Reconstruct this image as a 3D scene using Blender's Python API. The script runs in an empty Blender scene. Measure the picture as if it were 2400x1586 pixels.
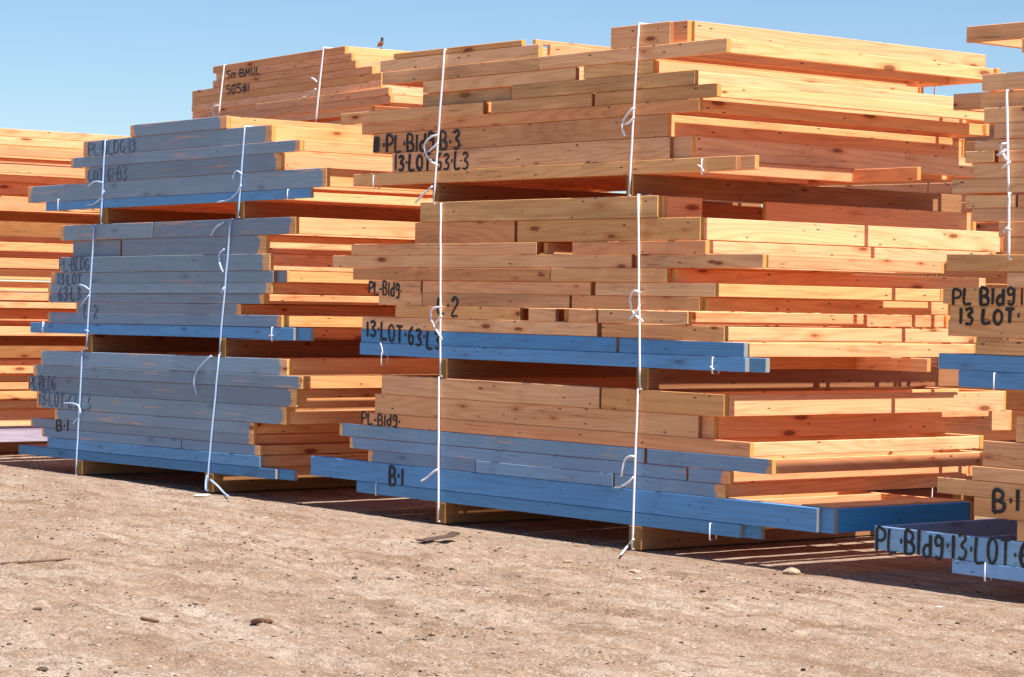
import bpy, bmesh, math, random
import numpy as np
from mathutils import Matrix, Vector
S = bpy.context.scene
COL = S.collection
# ------------------------------------------------------------ camera, sky, sun, exposure
cam_d = bpy.data.cameras.new('camera')
cam = bpy.data.objects.new('camera', cam_d); COL.objects.link(cam)
CAM = [12.93, -11.75, 1.735]
RX, RY, RZ = [[0.6365181, 0.7709791, 0.0208774], [-0.0268035, -0.0049401, 0.9996285], [0.7707959, -0.6368412, 0.0175205]]
cam.matrix_world = Matrix(((RX[0], RY[0], RZ[0], CAM[0]), (RX[1], RY[1], RZ[1], CAM[1]), (RX[2], RY[2], RZ[2], CAM[2]), (0, 0, 0, 1)))
cam_d.sensor_width = 36.0
cam_d.lens = 36.0 * 5924.0 / 2400.0
cam_d.clip_start = 0.1; cam_d.clip_end = 6000
S.camera = cam
SUN_EL, SUN_AZ = math.radians(60), math.radians(-1.5)      # azimuth from +X towards +Y
w = bpy.data.worlds.new('World'); S.world = w; w.use_nodes = True
nt = w.node_tree; nt.nodes.clear()
sky = nt.nodes.new('ShaderNodeTexSky'); sky.sky_type = 'NISHITA'; sky.sun_disc = False
sky.sun_elevation = SUN_EL; sky.sun_rotation = math.pi / 2 - SUN_AZ
sky.air_density = 1.0; sky.dust_density = 0.0; sky.ozone_density = 4.0; sky.altitude = 300
bg = nt.nodes.new('ShaderNodeBackground'); bg.inputs['Strength'].default_value = 0.0515
wo = nt.nodes.new('ShaderNodeOutputWorld')
tint = nt.nodes.new('ShaderNodeMix'); tint.data_type = 'RGBA'; tint.blend_type = 'MULTIPLY'; tint.inputs[0].default_value = 1.0
tint.inputs[7].default_value = (.98, 1.06, 1.16, 1)
nt.links.new(sky.outputs[0], tint.inputs[6]); nt.links.new(tint.outputs[2], bg.inputs[0]); nt.links.new(bg.outputs[0], wo.inputs[0])
sd = bpy.data.lights.new('sun', 'SUN'); sd.energy = 3.75; sd.angle = math.radians(0.5); sd.color = (1.0, 0.94, 0.885)
sun = bpy.data.objects.new('sun', sd); COL.objects.link(sun)
sun.rotation_euler = Vector((math.cos(SUN_EL) * math.cos(SUN_AZ), math.cos(SUN_EL) * math.sin(SUN_AZ), math.sin(SUN_EL))).to_track_quat('Z', 'Y').to_euler()
S.view_settings.view_transform = 'Standard'; S.view_settings.look = 'None'
S.view_settings.exposure = 1.08; S.view_settings.gamma = 1.0
S.cycles.max_bounces = 8; S.cycles.diffuse_bounces = 6
S.cycles.use_denoising = True

D = dict(
 cam=[12.93, -11.75, 1.735],
 R=[[0.6365181, 0.7709791, 0.0208774], [-0.0268035, -0.0049401, 0.9996285], [0.7707959, -0.6368412, 0.0175205]],
 panels=[
  {'b': 'M3', 'i': 0, 'loc': (-0.0498, -0.0031, 3.5308), 'rot': -0.0058, 'h': 0.1489, 'P': [(-0.2274, 0.3766, 0), (-0.2303, 0.5124, 1)], 'V': 3.1323, 'stud': 0.5387, 'np': 2, 'kind': 'w', 'label': 'short deep framed panel, uppermost in top bundle of middle stack', 'o': {}, 'over': None},
  {'b': 'M3', 'i': 1, 'loc': (-0.0498, -0.0052, 3.4054), 'rot': -0.0058, 'h': 0.0958, 'P': [(-2.8869, -1.0009, 0), (-0.9962, 0.9356, 0)], 'V': 2.7938, 'stud': 0.9044, 'np': 1, 'kind': 'w', 'label': 'two-board overhanging framed panel, second from top in top bundle of middle stack', 'o': {}, 'over': None},
  {'b': 'M3', 'i': 2, 'loc': (-0.0498, 0.0008, 3.3088), 'rot': -0.0058, 'h': 0.0914, 'P': [(-2.3737, -0.5967, 0), (-0.514, 0.209, 0)], 'V': 2.7788, 'stud': 0.1889, 'np': 1, 'kind': 'w', 'label': 'notched framed panel, third from top in top bundle of middle stack', 'o': {}, 'over': None},
  {'b': 'M3', 'i': 3, 'loc': (-0.0498, -0.0061, 3.2115), 'rot': -0.0058, 'h': 0.0973, 'P': [(-2.4169, -1.3594, 1), (-1.3029, 0.6327, 0)], 'V': 3.0243, 'stud': 0.5853, 'np': 2, 'kind': 'w', 'label': 'part mossy framed panel, fourth from top in top bundle of middle stack', 'o': {}, 'over': None},
  {'b': 'M3', 'i': 4, 'loc': (-0.0498, -0.0006, 3.1149), 'rot': -0.0058, 'h': 0.0899, 'P': [(-3.4349, -1.6342, 0), (-1.5389, -0.4149, 0), (-0.3831, 0.8473, 0)], 'V': 3.1027, 'stud': 0.8199, 'np': 1, 'kind': 'w', 'label': 'three-board framed panel, fifth from top in top bundle of middle stack', 'o': {}, 'over': None},
  {'b': 'M3', 'i': 5, 'loc': (-0.0498, -0.0026, 3.0235), 'rot': -0.0058, 'h': 0.0869, 'P': [(-3.1476, 0.6805, 0)], 'V': 2.9898, 'stud': 0.6486, 'np': 1, 'kind': 'w', 'label': 'one-board framed panel, sixth from top in top bundle of middle stack', 'o': {}, 'over': None},
  {'b': 'M3', 'i': 6, 'loc': (-0.0498, 0, 2.9012), 'rot': -0.0058, 'h': 0.1518, 'P': [(-2.9945, 0.3724, 0)], 'V': 3.0961, 'stud': 0.3567, 'np': 1, 'kind': 'w', 'label': 'deep lettered framed panel, seventh from top in top bundle of middle stack', 'o': {}, 'over': None},
  {'b': 'M3', 'i': 7, 'loc': (-0.0498, 0, 2.7479), 'rot': -0.0058, 'h': 0.1488, 'P': [(-2.7446, 0.3942, 0), (-2.7353, 0.5717, 1)], 'V': 3.2047, 'stud': 0.5522, 'np': 2, 'kind': 'w', 'label': 'deep lettered framed panel, eighth from top in top bundle of middle stack', 'o': {}, 'over': None},
  {'b': 'M3', 'i': 8, 'loc': (-0.0498, 0, 2.6234), 'rot': -0.0058, 'h': 0.0943, 'P': [(-3.2519, 1.0434, 0), (-3.2361, 1.1791, 1)], 'V': 1.6696, 'stud': 0.5698, 'np': 2, 'kind': 'w', 'label': 'long open-ended framed panel, lowest in top bundle of middle stack', 'o': {}, 'over': 1},
  {'b': 'M2', 'i': 0, 'loc': (-0.0094, -0.0063, 2.3508), 'rot': -0.0041, 'h': 0.1502, 'P': [(-2.4105, 0.2543, 0), (-2.4286, 0.2727, 1)], 'V': 3.3058, 'stud': 0.2527, 'np': 2, 'kind': 'w', 'label': 'deep framed panel, uppermost in middle bundle of middle stack', 'o': {'segs': [(0.0707, 0.4262), (1.0497, 3.2658)]}, 'over': None},
  {'b': 'M2', 'i': 1, 'loc': (-0.0094, -0.0009, 2.1953), 'rot': -0.0041, 'h': 0.1546, 'P': [(-2.4768, -1.2821, 0), (-1.2479, 0.6731, 0)], 'V': 3.1726, 'stud': 0.6495, 'np': 1, 'kind': 'w', 'label': 'deep two-board framed panel, second from top in middle bundle of middle stack', 'o': {}, 'over': None},
  {'b': 'M2', 'i': 2, 'loc': (-0.0094, -0.0066, 2.0708), 'rot': -0.0041, 'h': 0.0883, 'P': [(-3.2934, -1.02, 0), (-0.6252, 0.7364, 0)], 'V': 2.9874, 'stud': 0.7129, 'np': 1, 'kind': 'w', 'label': 'wide-gapped framed panel, third from top in middle bundle of middle stack', 'o': {}, 'over': None},
  {'b': 'M2', 'i': 3, 'loc': (-0.0094, -0.0018, 1.9773), 'rot': -0.0041, 'h': 0.0927, 'P': [(-3.5462, -0.0025, 0), (0.063, 1.27, 0)], 'V': 1.7867, 'stud': 1.2825, 'np': 1, 'kind': 'w', 'label': 'overhanging two-board framed panel, fourth from top in middle bundle of middle stack', 'o': {}, 'over': None},
  {'b': 'M2', 'i': 4, 'loc': (-0.0094, -0.0062, 1.8801), 'rot': -0.0041, 'h': 0.0957, 'P': [(-3.2646, -0.867, 0), (-0.8575, 0.3587, 0)], 'V': 3.3, 'stud': 0.4149, 'np': 1, 'kind': 'w', 'label': 'jointed framed panel, fifth from top in middle bundle of middle stack', 'o': {}, 'over': None},
  {'b': 'M2', 'i': 5, 'loc': (-0.0094, 0, 1.7836), 'rot': -0.0041, 'h': 0.0913, 'P': [(-3.0538, -2.3891, 0), (-2.3678, -0.4264, 0), (-0.3765, 0.8285, 0)], 'V': 2.3062, 'stud': 0.8214, 'np': 1, 'kind': 'w', 'label': 'lettered three-board framed panel, sixth from top in middle bundle of middle stack', 'o': {}, 'over': None},
  {'b': 'M2', 'i': 6, 'loc': (-0.0094, 0, 1.6879), 'rot': -0.0041, 'h': 0.0942, 'P': [(-2.9271, -2.3753, 0), (-2.3646, -0.6528, 0), (-0.625, 0.6843, 0)], 'V': 2.5191, 'stud': 0.7059, 'np': 1, 'kind': 'w', 'label': 'three-board framed panel, seventh from top in middle bundle of middle stack', 'o': {}, 'over': None},
  {'b': 'M2', 'i': 7, 'loc': (-0.0094, -0.0059, 1.5922), 'rot': -0.0041, 'h': 0.0912, 'P': [(-2.7001, -1.193, 0), (-1.0963, -0.7968, 0), (-0.6521, -0.3546, 0), (-0.332, 0.5776, 0), (-1.4375, -0.7742, 4)], 'V': 2.6713, 'stud': 0.5538, 'np': 1, 'kind': 'w', 'label': 'holed framed panel, eighth from top in middle bundle of middle stack', 'o': {'gapstep': 0.83}, 'over': None},  # last board is added behind the holes to keep them dark
  {'b': 'M2', 'i': 8, 'loc': (-0.0094, 0, 1.4965), 'rot': -0.0041, 'h': 0.0942, 'P': [(-3.1347, -0.3491, 0), (-0.2995, 0.9227, 0)], 'V': 2.5682, 'stud': 0.9196, 'np': 1, 'kind': 'w', 'label': 'lettered two-board framed panel, ninth from top in middle bundle of middle stack', 'o': {}, 'over': None},
  {'b': 'M2', 'i': 9, 'loc': (-0.0094, 0, 1.3986), 'rot': -0.0041, 'h': 0.0956, 'P': [(-3.1485, -0.1489, 0), (-0.1134, 1.1136, 0)], 'V': 2.3256, 'stud': 1.1264, 'np': 1, 'kind': 'b', 'label': 'blue two-board framed panel, tenth from top in middle bundle of middle stack', 'o': {'studkind': 'w'}, 'over': None},
  {'b': 'M2', 'i': 10, 'loc': (-0.0094, 0, 1.3007), 'rot': -0.0041, 'h': 0.0942, 'P': [(-3.1623, 1.1286, 0), (-3.1751, 1.2788, 1)], 'V': 1.6589, 'stud': 0.6123, 'np': 2, 'kind': 'b', 'label': 'long blue framed panel, lowest in middle bundle of middle stack', 'o': {'studkind': 'w'}, 'over': 1},
  {'b': 'M1', 'i': 0, 'loc': (0.0295, -0.0019, 1.0262), 'rot': -0.0029, 'h': 0.1486, 'P': [(-2.9025, -0.3481, 0), (-0.3256, 0.9007, 0)], 'V': 2.8915, 'stud': 0.9138, 'np': 1, 'kind': 'w', 'label': 'deep two-board framed panel, uppermost in bottom bundle of middle stack', 'o': {}, 'over': None},
  {'b': 'M1', 'i': 1, 'loc': (0.0295, 0.0029, 0.8739), 'rot': -0.0029, 'h': 0.15, 'P': [(-2.9932, 0.6519, 0), (-2.978, 0.7637, 1)], 'V': 3.123, 'stud': 0.769, 'np': 2, 'kind': 'w', 'label': 'deep one-board framed panel, second from top in bottom bundle of middle stack', 'o': {}, 'over': None},
  {'b': 'M1', 'i': 2, 'loc': (0.0295, 0, 0.7481), 'rot': -0.0029, 'h': 0.0956, 'P': [(-3.1543, 1.1507, 0)], 'V': 2.3479, 'stud': 1.1437, 'np': 1, 'kind': 'w', 'label': 'lettered brown framed panel, third from top in bottom bundle of middle stack', 'o': {}, 'over': None},
  {'b': 'M1', 'i': 3, 'loc': (0.0295, 0, 0.6473), 'rot': -0.0029, 'h': 0.1, 'P': [(-3.4555, 0.1257, 0), (0.156, 1.3569, 0)], 'V': 2.1374, 'stud': 1.3268, 'np': 1, 'kind': 's', 'label': 'blue-smeared framed panel, fourth from top in bottom bundle of middle stack', 'o': {}, 'over': None},
  {'b': 'M1', 'i': 4, 'loc': (0.0295, 0, 0.5509), 'rot': -0.0029, 'h': 0.0867, 'P': [(-3.3134, 0.5492, 0), (0.57, 0.9702, 0)], 'V': 2.4626, 'stud': 0.9511, 'np': 1, 'kind': 's', 'label': 'blue-smeared framed panel, fifth from top in bottom bundle of middle stack', 'o': {}, 'over': None},
  {'b': 'M1', 'i': 5, 'loc': (0.0295, 0, 0.4597), 'rot': -0.0029, 'h': 0.0897, 'P': [(-3.0654, -1.7229, 0), (-1.7127, -0.1886, 0), (-0.1708, 0.9249, 0)], 'V': 2.5198, 'stud': 0.9057, 'np': 1, 'kind': 's', 'label': 'blue-smeared jointed framed panel, sixth from top in bottom bundle of middle stack', 'o': {}, 'over': None},
  {'b': 'M1', 'i': 6, 'loc': (0.0295, 0, 0.334), 'rot': -0.0029, 'h': 0.1559, 'P': [(-3.8403, 1.7652, 0), (-3.8533, 1.8769, 1)], 'V': 1.4024, 'stud': 1.8666, 'np': 2, 'kind': 'b', 'label': 'very long deep blue framed panel, seventh from top in bottom bundle of middle stack', 'o': {'endblue': 1, 'studkind': 'w'}, 'over': None},
  {'b': 'M1', 'i': 7, 'loc': (0.0295, 0, 0.2089), 'rot': -0.0029, 'h': 0.0882, 'P': [(-3.2102, 1.0729, 0), (-3.2232, 1.2276, 1)], 'V': 1.928, 'stud': 0.7291, 'np': 2, 'kind': 'b', 'label': 'shallow blue framed panel, lowest in bottom bundle of middle stack', 'o': {'studkind': 'w'}, 'over': 1},
  {'b': 'L3', 'i': 0, 'loc': (-5.0728, -0.0055, 3.1367), 'rot': -0.0127, 'h': 0.1056, 'P': [(-1.6292, -0.0616, 0)], 'V': 3.05, 'stud': -0.0615, 'np': 1, 'kind': 's', 'label': 'short blue-grey framed panel, uppermost in top bundle of blue-grey stack', 'o': {}, 'over': None},
  {'b': 'L3', 'i': 1, 'loc': (-5.0728, 0, 3.0117), 'rot': -0.0127, 'h': 0.1384, 'P': [(-2.4632, 0.6134, 0)], 'V': 3.05, 'stud': 0.5879, 'np': 1, 'kind': 's', 'label': 'lettered blue-grey framed panel, second from top in top bundle of blue-grey stack', 'o': {}, 'over': None},
  {'b': 'L3', 'i': 2, 'loc': (-5.0728, -0.0043, 2.8923), 'rot': -0.0127, 'h': 0.0943, 'P': [(-2.6779, 1.0299, 0)], 'V': 3.05, 'stud': 1.0351, 'np': 1, 'kind': 's', 'label': 'overhanging blue-grey framed panel, third from top in top bundle of blue-grey stack', 'o': {}, 'over': None},
  {'b': 'L3', 'i': 3, 'loc': (-5.0728, 0, 2.7716), 'rot': -0.0127, 'h': 0.1411, 'P': [(-2.4238, 0.7584, 0)], 'V': 3.05, 'stud': 0.7392, 'np': 1, 'kind': 's', 'label': 'lettered blue-grey framed panel, fourth from top in top bundle of blue-grey stack', 'o': {}, 'over': None},
  {'b': 'L3', 'i': 4, 'loc': (-5.0728, 0, 2.6212), 'rot': -0.0127, 'h': 0.1537, 'P': [(-3.4919, 1.4036, 0)], 'V': 3.05, 'stud': 1.3907, 'np': 1, 'kind': 's', 'label': 'longest blue-grey framed panel, fifth from top in top bundle of blue-grey stack', 'o': {}, 'over': None},
  {'b': 'L3', 'i': 5, 'loc': (-5.0728, 0, 2.5015), 'rot': -0.0127, 'h': 0.0798, 'P': [(-3.143, 1.1817, 0)], 'V': 3.05, 'stud': 0.6522, 'np': 1, 'kind': 'b', 'label': 'blue open-ended framed panel, lowest in top bundle of blue-grey stack', 'o': {'studkind': 'w'}, 'over': 1},
  {'b': 'L2', 'i': 0, 'loc': (-5.0384, 0.0005, 2.2449), 'rot': -0.0119, 'h': 0.1393, 'P': [(-2.8879, -1.2661, 0), (-1.2519, 0.9499, 0)], 'V': 3.05, 'stud': 0.9247, 'np': 1, 'kind': 's', 'label': 'long blue-grey framed panel, uppermost in middle bundle of blue-grey stack', 'o': {}, 'over': None},
  {'b': 'L2', 'i': 1, 'loc': (-5.0384, 0.0044, 2.0973), 'rot': -0.0119, 'h': 0.15, 'P': [(-2.7277, -1.878, 1), (-1.7837, 0.5222, 0)], 'V': 3.05, 'stud': 0.4586, 'np': 2, 'kind': 's', 'label': 'stepped blue-grey framed panel, second from top in middle bundle of blue-grey stack', 'o': {}, 'over': None},
  {'b': 'L2', 'i': 2, 'loc': (-5.0384, 0, 1.9496), 'rot': -0.0119, 'h': 0.1392, 'P': [(-2.9084, 0.5902, 0)], 'V': 3.05, 'stud': 0.5584, 'np': 1, 'kind': 's', 'label': 'lettered blue-grey framed panel, third from top in middle bundle of blue-grey stack', 'o': {}, 'over': None},
  {'b': 'L2', 'i': 3, 'loc': (-5.0384, 0, 1.8291), 'rot': -0.0119, 'h': 0.096, 'P': [(-3.0565, 0.6381, 0), (-3.0769, 0.7678, 1)], 'V': 3.05, 'stud': 0.7488, 'np': 2, 'kind': 's', 'label': 'lettered shallow blue-grey framed panel, fourth from top in middle bundle of blue-grey stack', 'o': {}, 'over': None},
  {'b': 'L2', 'i': 4, 'loc': (-5.0384, 0, 1.7328), 'rot': -0.0119, 'h': 0.0906, 'P': [(-3.1095, 0.6226, 0)], 'V': 3.05, 'stud': 0.5971, 'np': 1, 'kind': 's', 'label': 'shallow blue-grey framed panel, fifth from top in middle bundle of blue-grey stack', 'o': {}, 'over': None},
  {'b': 'L2', 'i': 5, 'loc': (-5.0384, 0, 1.6428), 'rot': -0.0119, 'h': 0.0834, 'P': [(-3.0983, 0.5002, 0)], 'V': 3.05, 'stud': 0.4745, 'np': 1, 'kind': 's', 'label': 'shallow blue-grey framed panel, sixth from top in middle bundle of blue-grey stack', 'o': {}, 'over': None},
  {'b': 'L2', 'i': 6, 'loc': (-5.0384, 0, 1.5537), 'rot': -0.0119, 'h': 0.0888, 'P': [(-2.5784, 0.1584, 0)], 'V': 3.05, 'stud': 0.1325, 'np': 1, 'kind': 's', 'label': 'short blue-grey framed panel, seventh from top in middle bundle of blue-grey stack', 'o': {}, 'over': None},
  {'b': 'L2', 'i': 7, 'loc': (-5.0384, 0, 1.4593), 'rot': -0.0119, 'h': 0.0942, 'P': [(-3.1079, 0.7748, 0)], 'V': 3.05, 'stud': 0.7927, 'np': 1, 'kind': 's', 'label': 'half-blue framed panel, eighth from top in middle bundle of blue-grey stack', 'o': {'blu': 0.85}, 'over': None},
  {'b': 'L2', 'i': 8, 'loc': (-5.0384, 0, 1.3612), 'rot': -0.0119, 'h': 0.096, 'P': [(-3.4315, 0.9501, 0), (-3.4272, 1.137, 1)], 'V': 3.05, 'stud': 0.3531, 'np': 2, 'kind': 'b', 'label': 'blue open-ended framed panel, lowest in middle bundle of blue-grey stack', 'o': {'studkind': 'w'}, 'over': 1},
  {'b': 'L1', 'i': 0, 'loc': (-4.9988, -0.0001, 1.0923), 'rot': -0.0131, 'h': 0.1337, 'P': [(-3.2559, 0.828, 0)], 'V': 3.05, 'stud': 0.8395, 'np': 1, 'kind': 's', 'label': 'deep blue-grey framed panel, uppermost in bottom bundle of blue-grey stack', 'o': {}, 'over': None},
  {'b': 'L1', 'i': 1, 'loc': (-4.9988, -0.0022, 0.9708), 'rot': -0.0131, 'h': 0.1031, 'P': [(-3.3952, 1.0484, 0)], 'V': 3.05, 'stud': 1.0172, 'np': 1, 'kind': 's', 'label': 'overhanging blue-grey framed panel, second from top in bottom bundle of blue-grey stack', 'o': {}, 'over': None},
  {'b': 'L1', 'i': 2, 'loc': (-4.9988, 0, 0.8431), 'rot': -0.0131, 'h': 0.1463, 'P': [(-3.4938, 0.9707, 0)], 'V': 3.05, 'stud': 0.9699, 'np': 1, 'kind': 's', 'label': 'lettered blue-grey framed panel, third from top in bottom bundle of blue-grey stack', 'o': {}, 'over': None},
  {'b': 'L1', 'i': 3, 'loc': (-4.9988, 0, 0.6939), 'rot': -0.0131, 'h': 0.1462, 'P': [(-3.3236, 0.8291, 0)], 'V': 3.05, 'stud': 0.8099, 'np': 1, 'kind': 's', 'label': 'lettered blue-grey framed panel, fourth from top in bottom bundle of blue-grey stack', 'o': {}, 'over': None},
  {'b': 'L1', 'i': 4, 'loc': (-4.9988, 0, 0.5698), 'rot': -0.0131, 'h': 0.0959, 'P': [(-2.9787, 0.3515, 0)], 'V': 3.05, 'stud': 0.3321, 'np': 1, 'kind': 's', 'label': 'short blue-grey framed panel, fifth from top in bottom bundle of blue-grey stack', 'o': {}, 'over': None},
  {'b': 'L1', 'i': 5, 'loc': (-4.9988, 0, 0.4772), 'rot': -0.0131, 'h': 0.0833, 'P': [(-3.431, 0.3547, 0)], 'V': 3.05, 'stud': 0.3289, 'np': 1, 'kind': 's', 'label': 'lettered shallow framed panel, sixth from top in bottom bundle of blue-grey stack', 'o': {}, 'over': None},
  {'b': 'L1', 'i': 6, 'loc': (-4.9988, 0, 0.391), 'rot': -0.0131, 'h': 0.0833, 'P': [(-3.2147, -0.7698, 0), (-0.756, 0.4528, 0)], 'V': 3.05, 'stud': 0.4145, 'np': 1, 'kind': 's', 'label': 'two-board blue-grey framed panel, seventh from top in bottom bundle of blue-grey stack', 'o': {'blu': 0.7}, 'over': None},
  {'b': 'L1', 'i': 7, 'loc': (-4.9988, 0, 0.2993), 'rot': -0.0131, 'h': 0.0941, 'P': [(-3.1059, 0.456, 0)], 'V': 3.05, 'stud': 0.4303, 'np': 1, 'kind': 'b', 'label': 'blue framed panel, eighth from top in bottom bundle of blue-grey stack', 'o': {'studkind': 'w'}, 'over': None},
  {'b': 'L1', 'i': 8, 'loc': (-4.9988, 0, 0.2076), 'rot': -0.0131, 'h': 0.0833, 'P': [(-3.6627, 0.6849, 0), (-3.6748, 0.9, 1)], 'V': 3.05, 'stud': 0.3529, 'np': 2, 'kind': 'b', 'label': 'longest blue framed panel, lowest in bottom bundle of blue-grey stack', 'o': {'studkind': 'w'}, 'over': 1},
  {'b': 'R3', 'i': 0, 'loc': (3.2187, 0.0047, 3.3463), 'rot': -0.0, 'h': 0.0955, 'P': [(-0.2947, 3.381266613592109, 0)], 'V': 3.05, 'stud': None, 'np': 1, 'kind': 'w', 'label': 'cantilevered framed panel, uppermost in top bundle of right-hand stack', 'o': {}, 'over': None},
  {'b': 'R3', 'i': 1, 'loc': (3.2187, -0.0064, 3.2529), 'rot': -0.0, 'h': 0.0854, 'P': [(0.1375, 3.381266613592109, 0)], 'V': 3.05, 'stud': None, 'np': 1, 'kind': 'w', 'label': 'short framed panel, second from top in top bundle of right-hand stack', 'o': {}, 'over': None},
  {'b': 'R3', 'i': 2, 'loc': (3.2187, 0.0033, 3.1557), 'rot': -0.0, 'h': 0.103, 'P': [(0.1547, 3.381266613592109, 0)], 'V': 3.05, 'stud': None, 'np': 1, 'kind': 'w', 'label': 'set-back framed panel, third from top in top bundle of right-hand stack', 'o': {}, 'over': None},
  {'b': 'R3', 'i': 3, 'loc': (3.2187, -0.0035, 3.051), 'rot': -0.0, 'h': 0.1005, 'P': [(-0.1605, 3.381266613592109, 0)], 'V': 3.05, 'stud': None, 'np': 1, 'kind': 'w', 'label': 'deep framed panel, fourth from top in top bundle of right-hand stack', 'o': {}, 'over': None},
  {'b': 'R3', 'i': 4, 'loc': (3.2187, -0.0053, 2.9494), 'rot': -0.0, 'h': 0.0967, 'P': [(-0.4098, 0.067, 1), (-0.1979, 3.381266613592109, 1)], 'V': 3.05, 'stud': None, 'np': 2, 'kind': 'w', 'label': 'recessed framed panel, fifth from top in top bundle of right-hand stack', 'o': {}, 'over': None},
  {'b': 'R3', 'i': 5, 'loc': (3.2187, -0.0056, 2.8522), 'rot': -0.0, 'h': 0.0916, 'P': [(-0.1363, 3.381266613592109, 0)], 'V': 3.05, 'stud': None, 'np': 1, 'kind': 'w', 'label': 'tan framed panel, sixth from top in top bundle of right-hand stack', 'o': {}, 'over': None},
  {'b': 'R3', 'i': 6, 'loc': (3.2187, -0.0033, 2.7582), 'rot': -0.0, 'h': 0.0904, 'P': [(-0.0575, 3.381266613592109, 0)], 'V': 3.05, 'stud': None, 'np': 1, 'kind': 'w', 'label': 'set-back framed panel, seventh from top in top bundle of right-hand stack', 'o': {}, 'over': None},
  {'b': 'R3', 'i': 7, 'loc': (3.2187, 0.0028, 2.6781), 'rot': -0.0, 'h': 0.0639, 'P': [(-0.2066, 3.381266613592109, 0)], 'V': 3.05, 'stud': None, 'np': 1, 'kind': 'w', 'label': 'shallow framed panel, eighth from top in top bundle of right-hand stack', 'o': {}, 'over': None},
  {'b': 'R3', 'i': 8, 'loc': (3.2187, -0.0048, 2.6087), 'rot': -0.0, 'h': 0.0689, 'P': [(-0.2737, -0.0516, 0), (-0.0194, 3.381266613592109, 0)], 'V': 3.05, 'stud': None, 'np': 1, 'kind': 'w', 'label': 'two-board framed panel, ninth from top in top bundle of right-hand stack', 'o': {}, 'over': None},
  {'b': 'R3', 'i': 9, 'loc': (3.2187, 0, 2.5267), 'rot': -0.0, 'h': 0.0891, 'P': [(-0.2094, 3.381266613592109, 0)], 'V': 3.05, 'stud': None, 'np': 1, 'kind': 'w', 'label': 'strapped framed panel, tenth from top in top bundle of right-hand stack', 'o': {}, 'over': None},
  {'b': 'R3', 'i': 10, 'loc': (3.2187, 0, 2.4359), 'rot': -0.0, 'h': 0.0866, 'P': [(-0.3721, 3.381266613592109, 0)], 'V': 3.05, 'stud': None, 'np': 1, 'kind': 'w', 'label': 'orange framed panel, lowest in top bundle of right-hand stack', 'o': {}, 'over': None},
  {'b': 'R2', 'i': 0, 'loc': (3.2522, -0.0, 2.342), 'rot': -0.0, 'h': 0.0752, 'P': [(-0.303, 0.0793, 0), (0.0952, 3.3477695974952866, 0)], 'V': 3.05, 'stud': None, 'np': 1, 'kind': 'w', 'label': 'two-board framed panel, uppermost in middle bundle of right-hand stack', 'o': {}, 'over': None},
  {'b': 'R2', 'i': 1, 'loc': (3.2522, 0.0007, 2.2625), 'rot': -0.0, 'h': 0.0777, 'P': [(-0.2484, 3.3477695974952866, 0)], 'V': 3.05, 'stud': None, 'np': 1, 'kind': 'w', 'label': 'orange framed panel, second from top in middle bundle of right-hand stack', 'o': {}, 'over': None},
  {'b': 'R2', 'i': 2, 'loc': (3.2522, -0.0025, 2.1755), 'rot': -0.0, 'h': 0.0903, 'P': [(-0.0414, 3.3477695974952866, 0)], 'V': 3.05, 'stud': None, 'np': 1, 'kind': 'w', 'label': 'set-back framed panel, third from top in middle bundle of right-hand stack', 'o': {}, 'over': None},
  {'b': 'R2', 'i': 3, 'loc': (3.2522, -0.0004, 2.0784), 'rot': -0.0, 'h': 0.0979, 'P': [(-0.008, 3.3477695974952866, 0)], 'V': 3.05, 'stud': None, 'np': 1, 'kind': 'w', 'label': 'set-back framed panel, fourth from top in middle bundle of right-hand stack', 'o': {}, 'over': None},
  {'b': 'R2', 'i': 4, 'loc': (3.2522, -0.0062, 1.9763), 'rot': -0.0, 'h': 0.1004, 'P': [(-0.4328, 3.3477695974952866, 0)], 'V': 3.05, 'stud': None, 'np': 1, 'kind': 'w', 'label': 'overhanging framed panel, fifth from top in middle bundle of right-hand stack', 'o': {}, 'over': None},
  {'b': 'R2', 'i': 5, 'loc': (3.2522, -0.0063, 1.8779), 'rot': -0.0, 'h': 0.0903, 'P': [(0.0351, 3.3477695974952866, 0)], 'V': 3.05, 'stud': None, 'np': 1, 'kind': 'w', 'label': 'set-back framed panel, sixth from top in middle bundle of right-hand stack', 'o': {}, 'over': None},
  {'b': 'R2', 'i': 6, 'loc': (3.2522, 0, 1.7796), 'rot': -0.0, 'h': 0.1004, 'P': [(-0.4589, 0.1347, 0), (0.1505, 3.3477695974952866, 0)], 'V': 3.05, 'stud': None, 'np': 1, 'kind': 'w', 'label': 'lettered framed panel, seventh from top in middle bundle of right-hand stack', 'o': {}, 'over': None},
  {'b': 'R2', 'i': 7, 'loc': (3.2522, 0, 1.6813), 'rot': -0.0, 'h': 0.0903, 'P': [(-0.4022, 3.3477695974952866, 0)], 'V': 3.05, 'stud': None, 'np': 1, 'kind': 'w', 'label': 'lettered framed panel, eighth from top in middle bundle of right-hand stack', 'o': {}, 'over': None},
  {'b': 'R2', 'i': 8, 'loc': (3.2522, 0, 1.5842), 'rot': -0.0, 'h': 0.0978, 'P': [(-0.4126, 3.3477695974952866, 0)], 'V': 3.05, 'stud': None, 'np': 1, 'kind': 'w', 'label': 'plain framed panel, ninth from top in middle bundle of right-hand stack', 'o': {}, 'over': None},
  {'b': 'R2', 'i': 9, 'loc': (3.2522, -0.0045, 1.4859), 'rot': -0.0, 'h': 0.0928, 'P': [(-0.1905, 3.3477695974952866, 0)], 'V': 3.05, 'stud': None, 'np': 1, 'kind': 'w', 'label': 'set-back framed panel, tenth from top in middle bundle of right-hand stack', 'o': {}, 'over': None},
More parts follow.
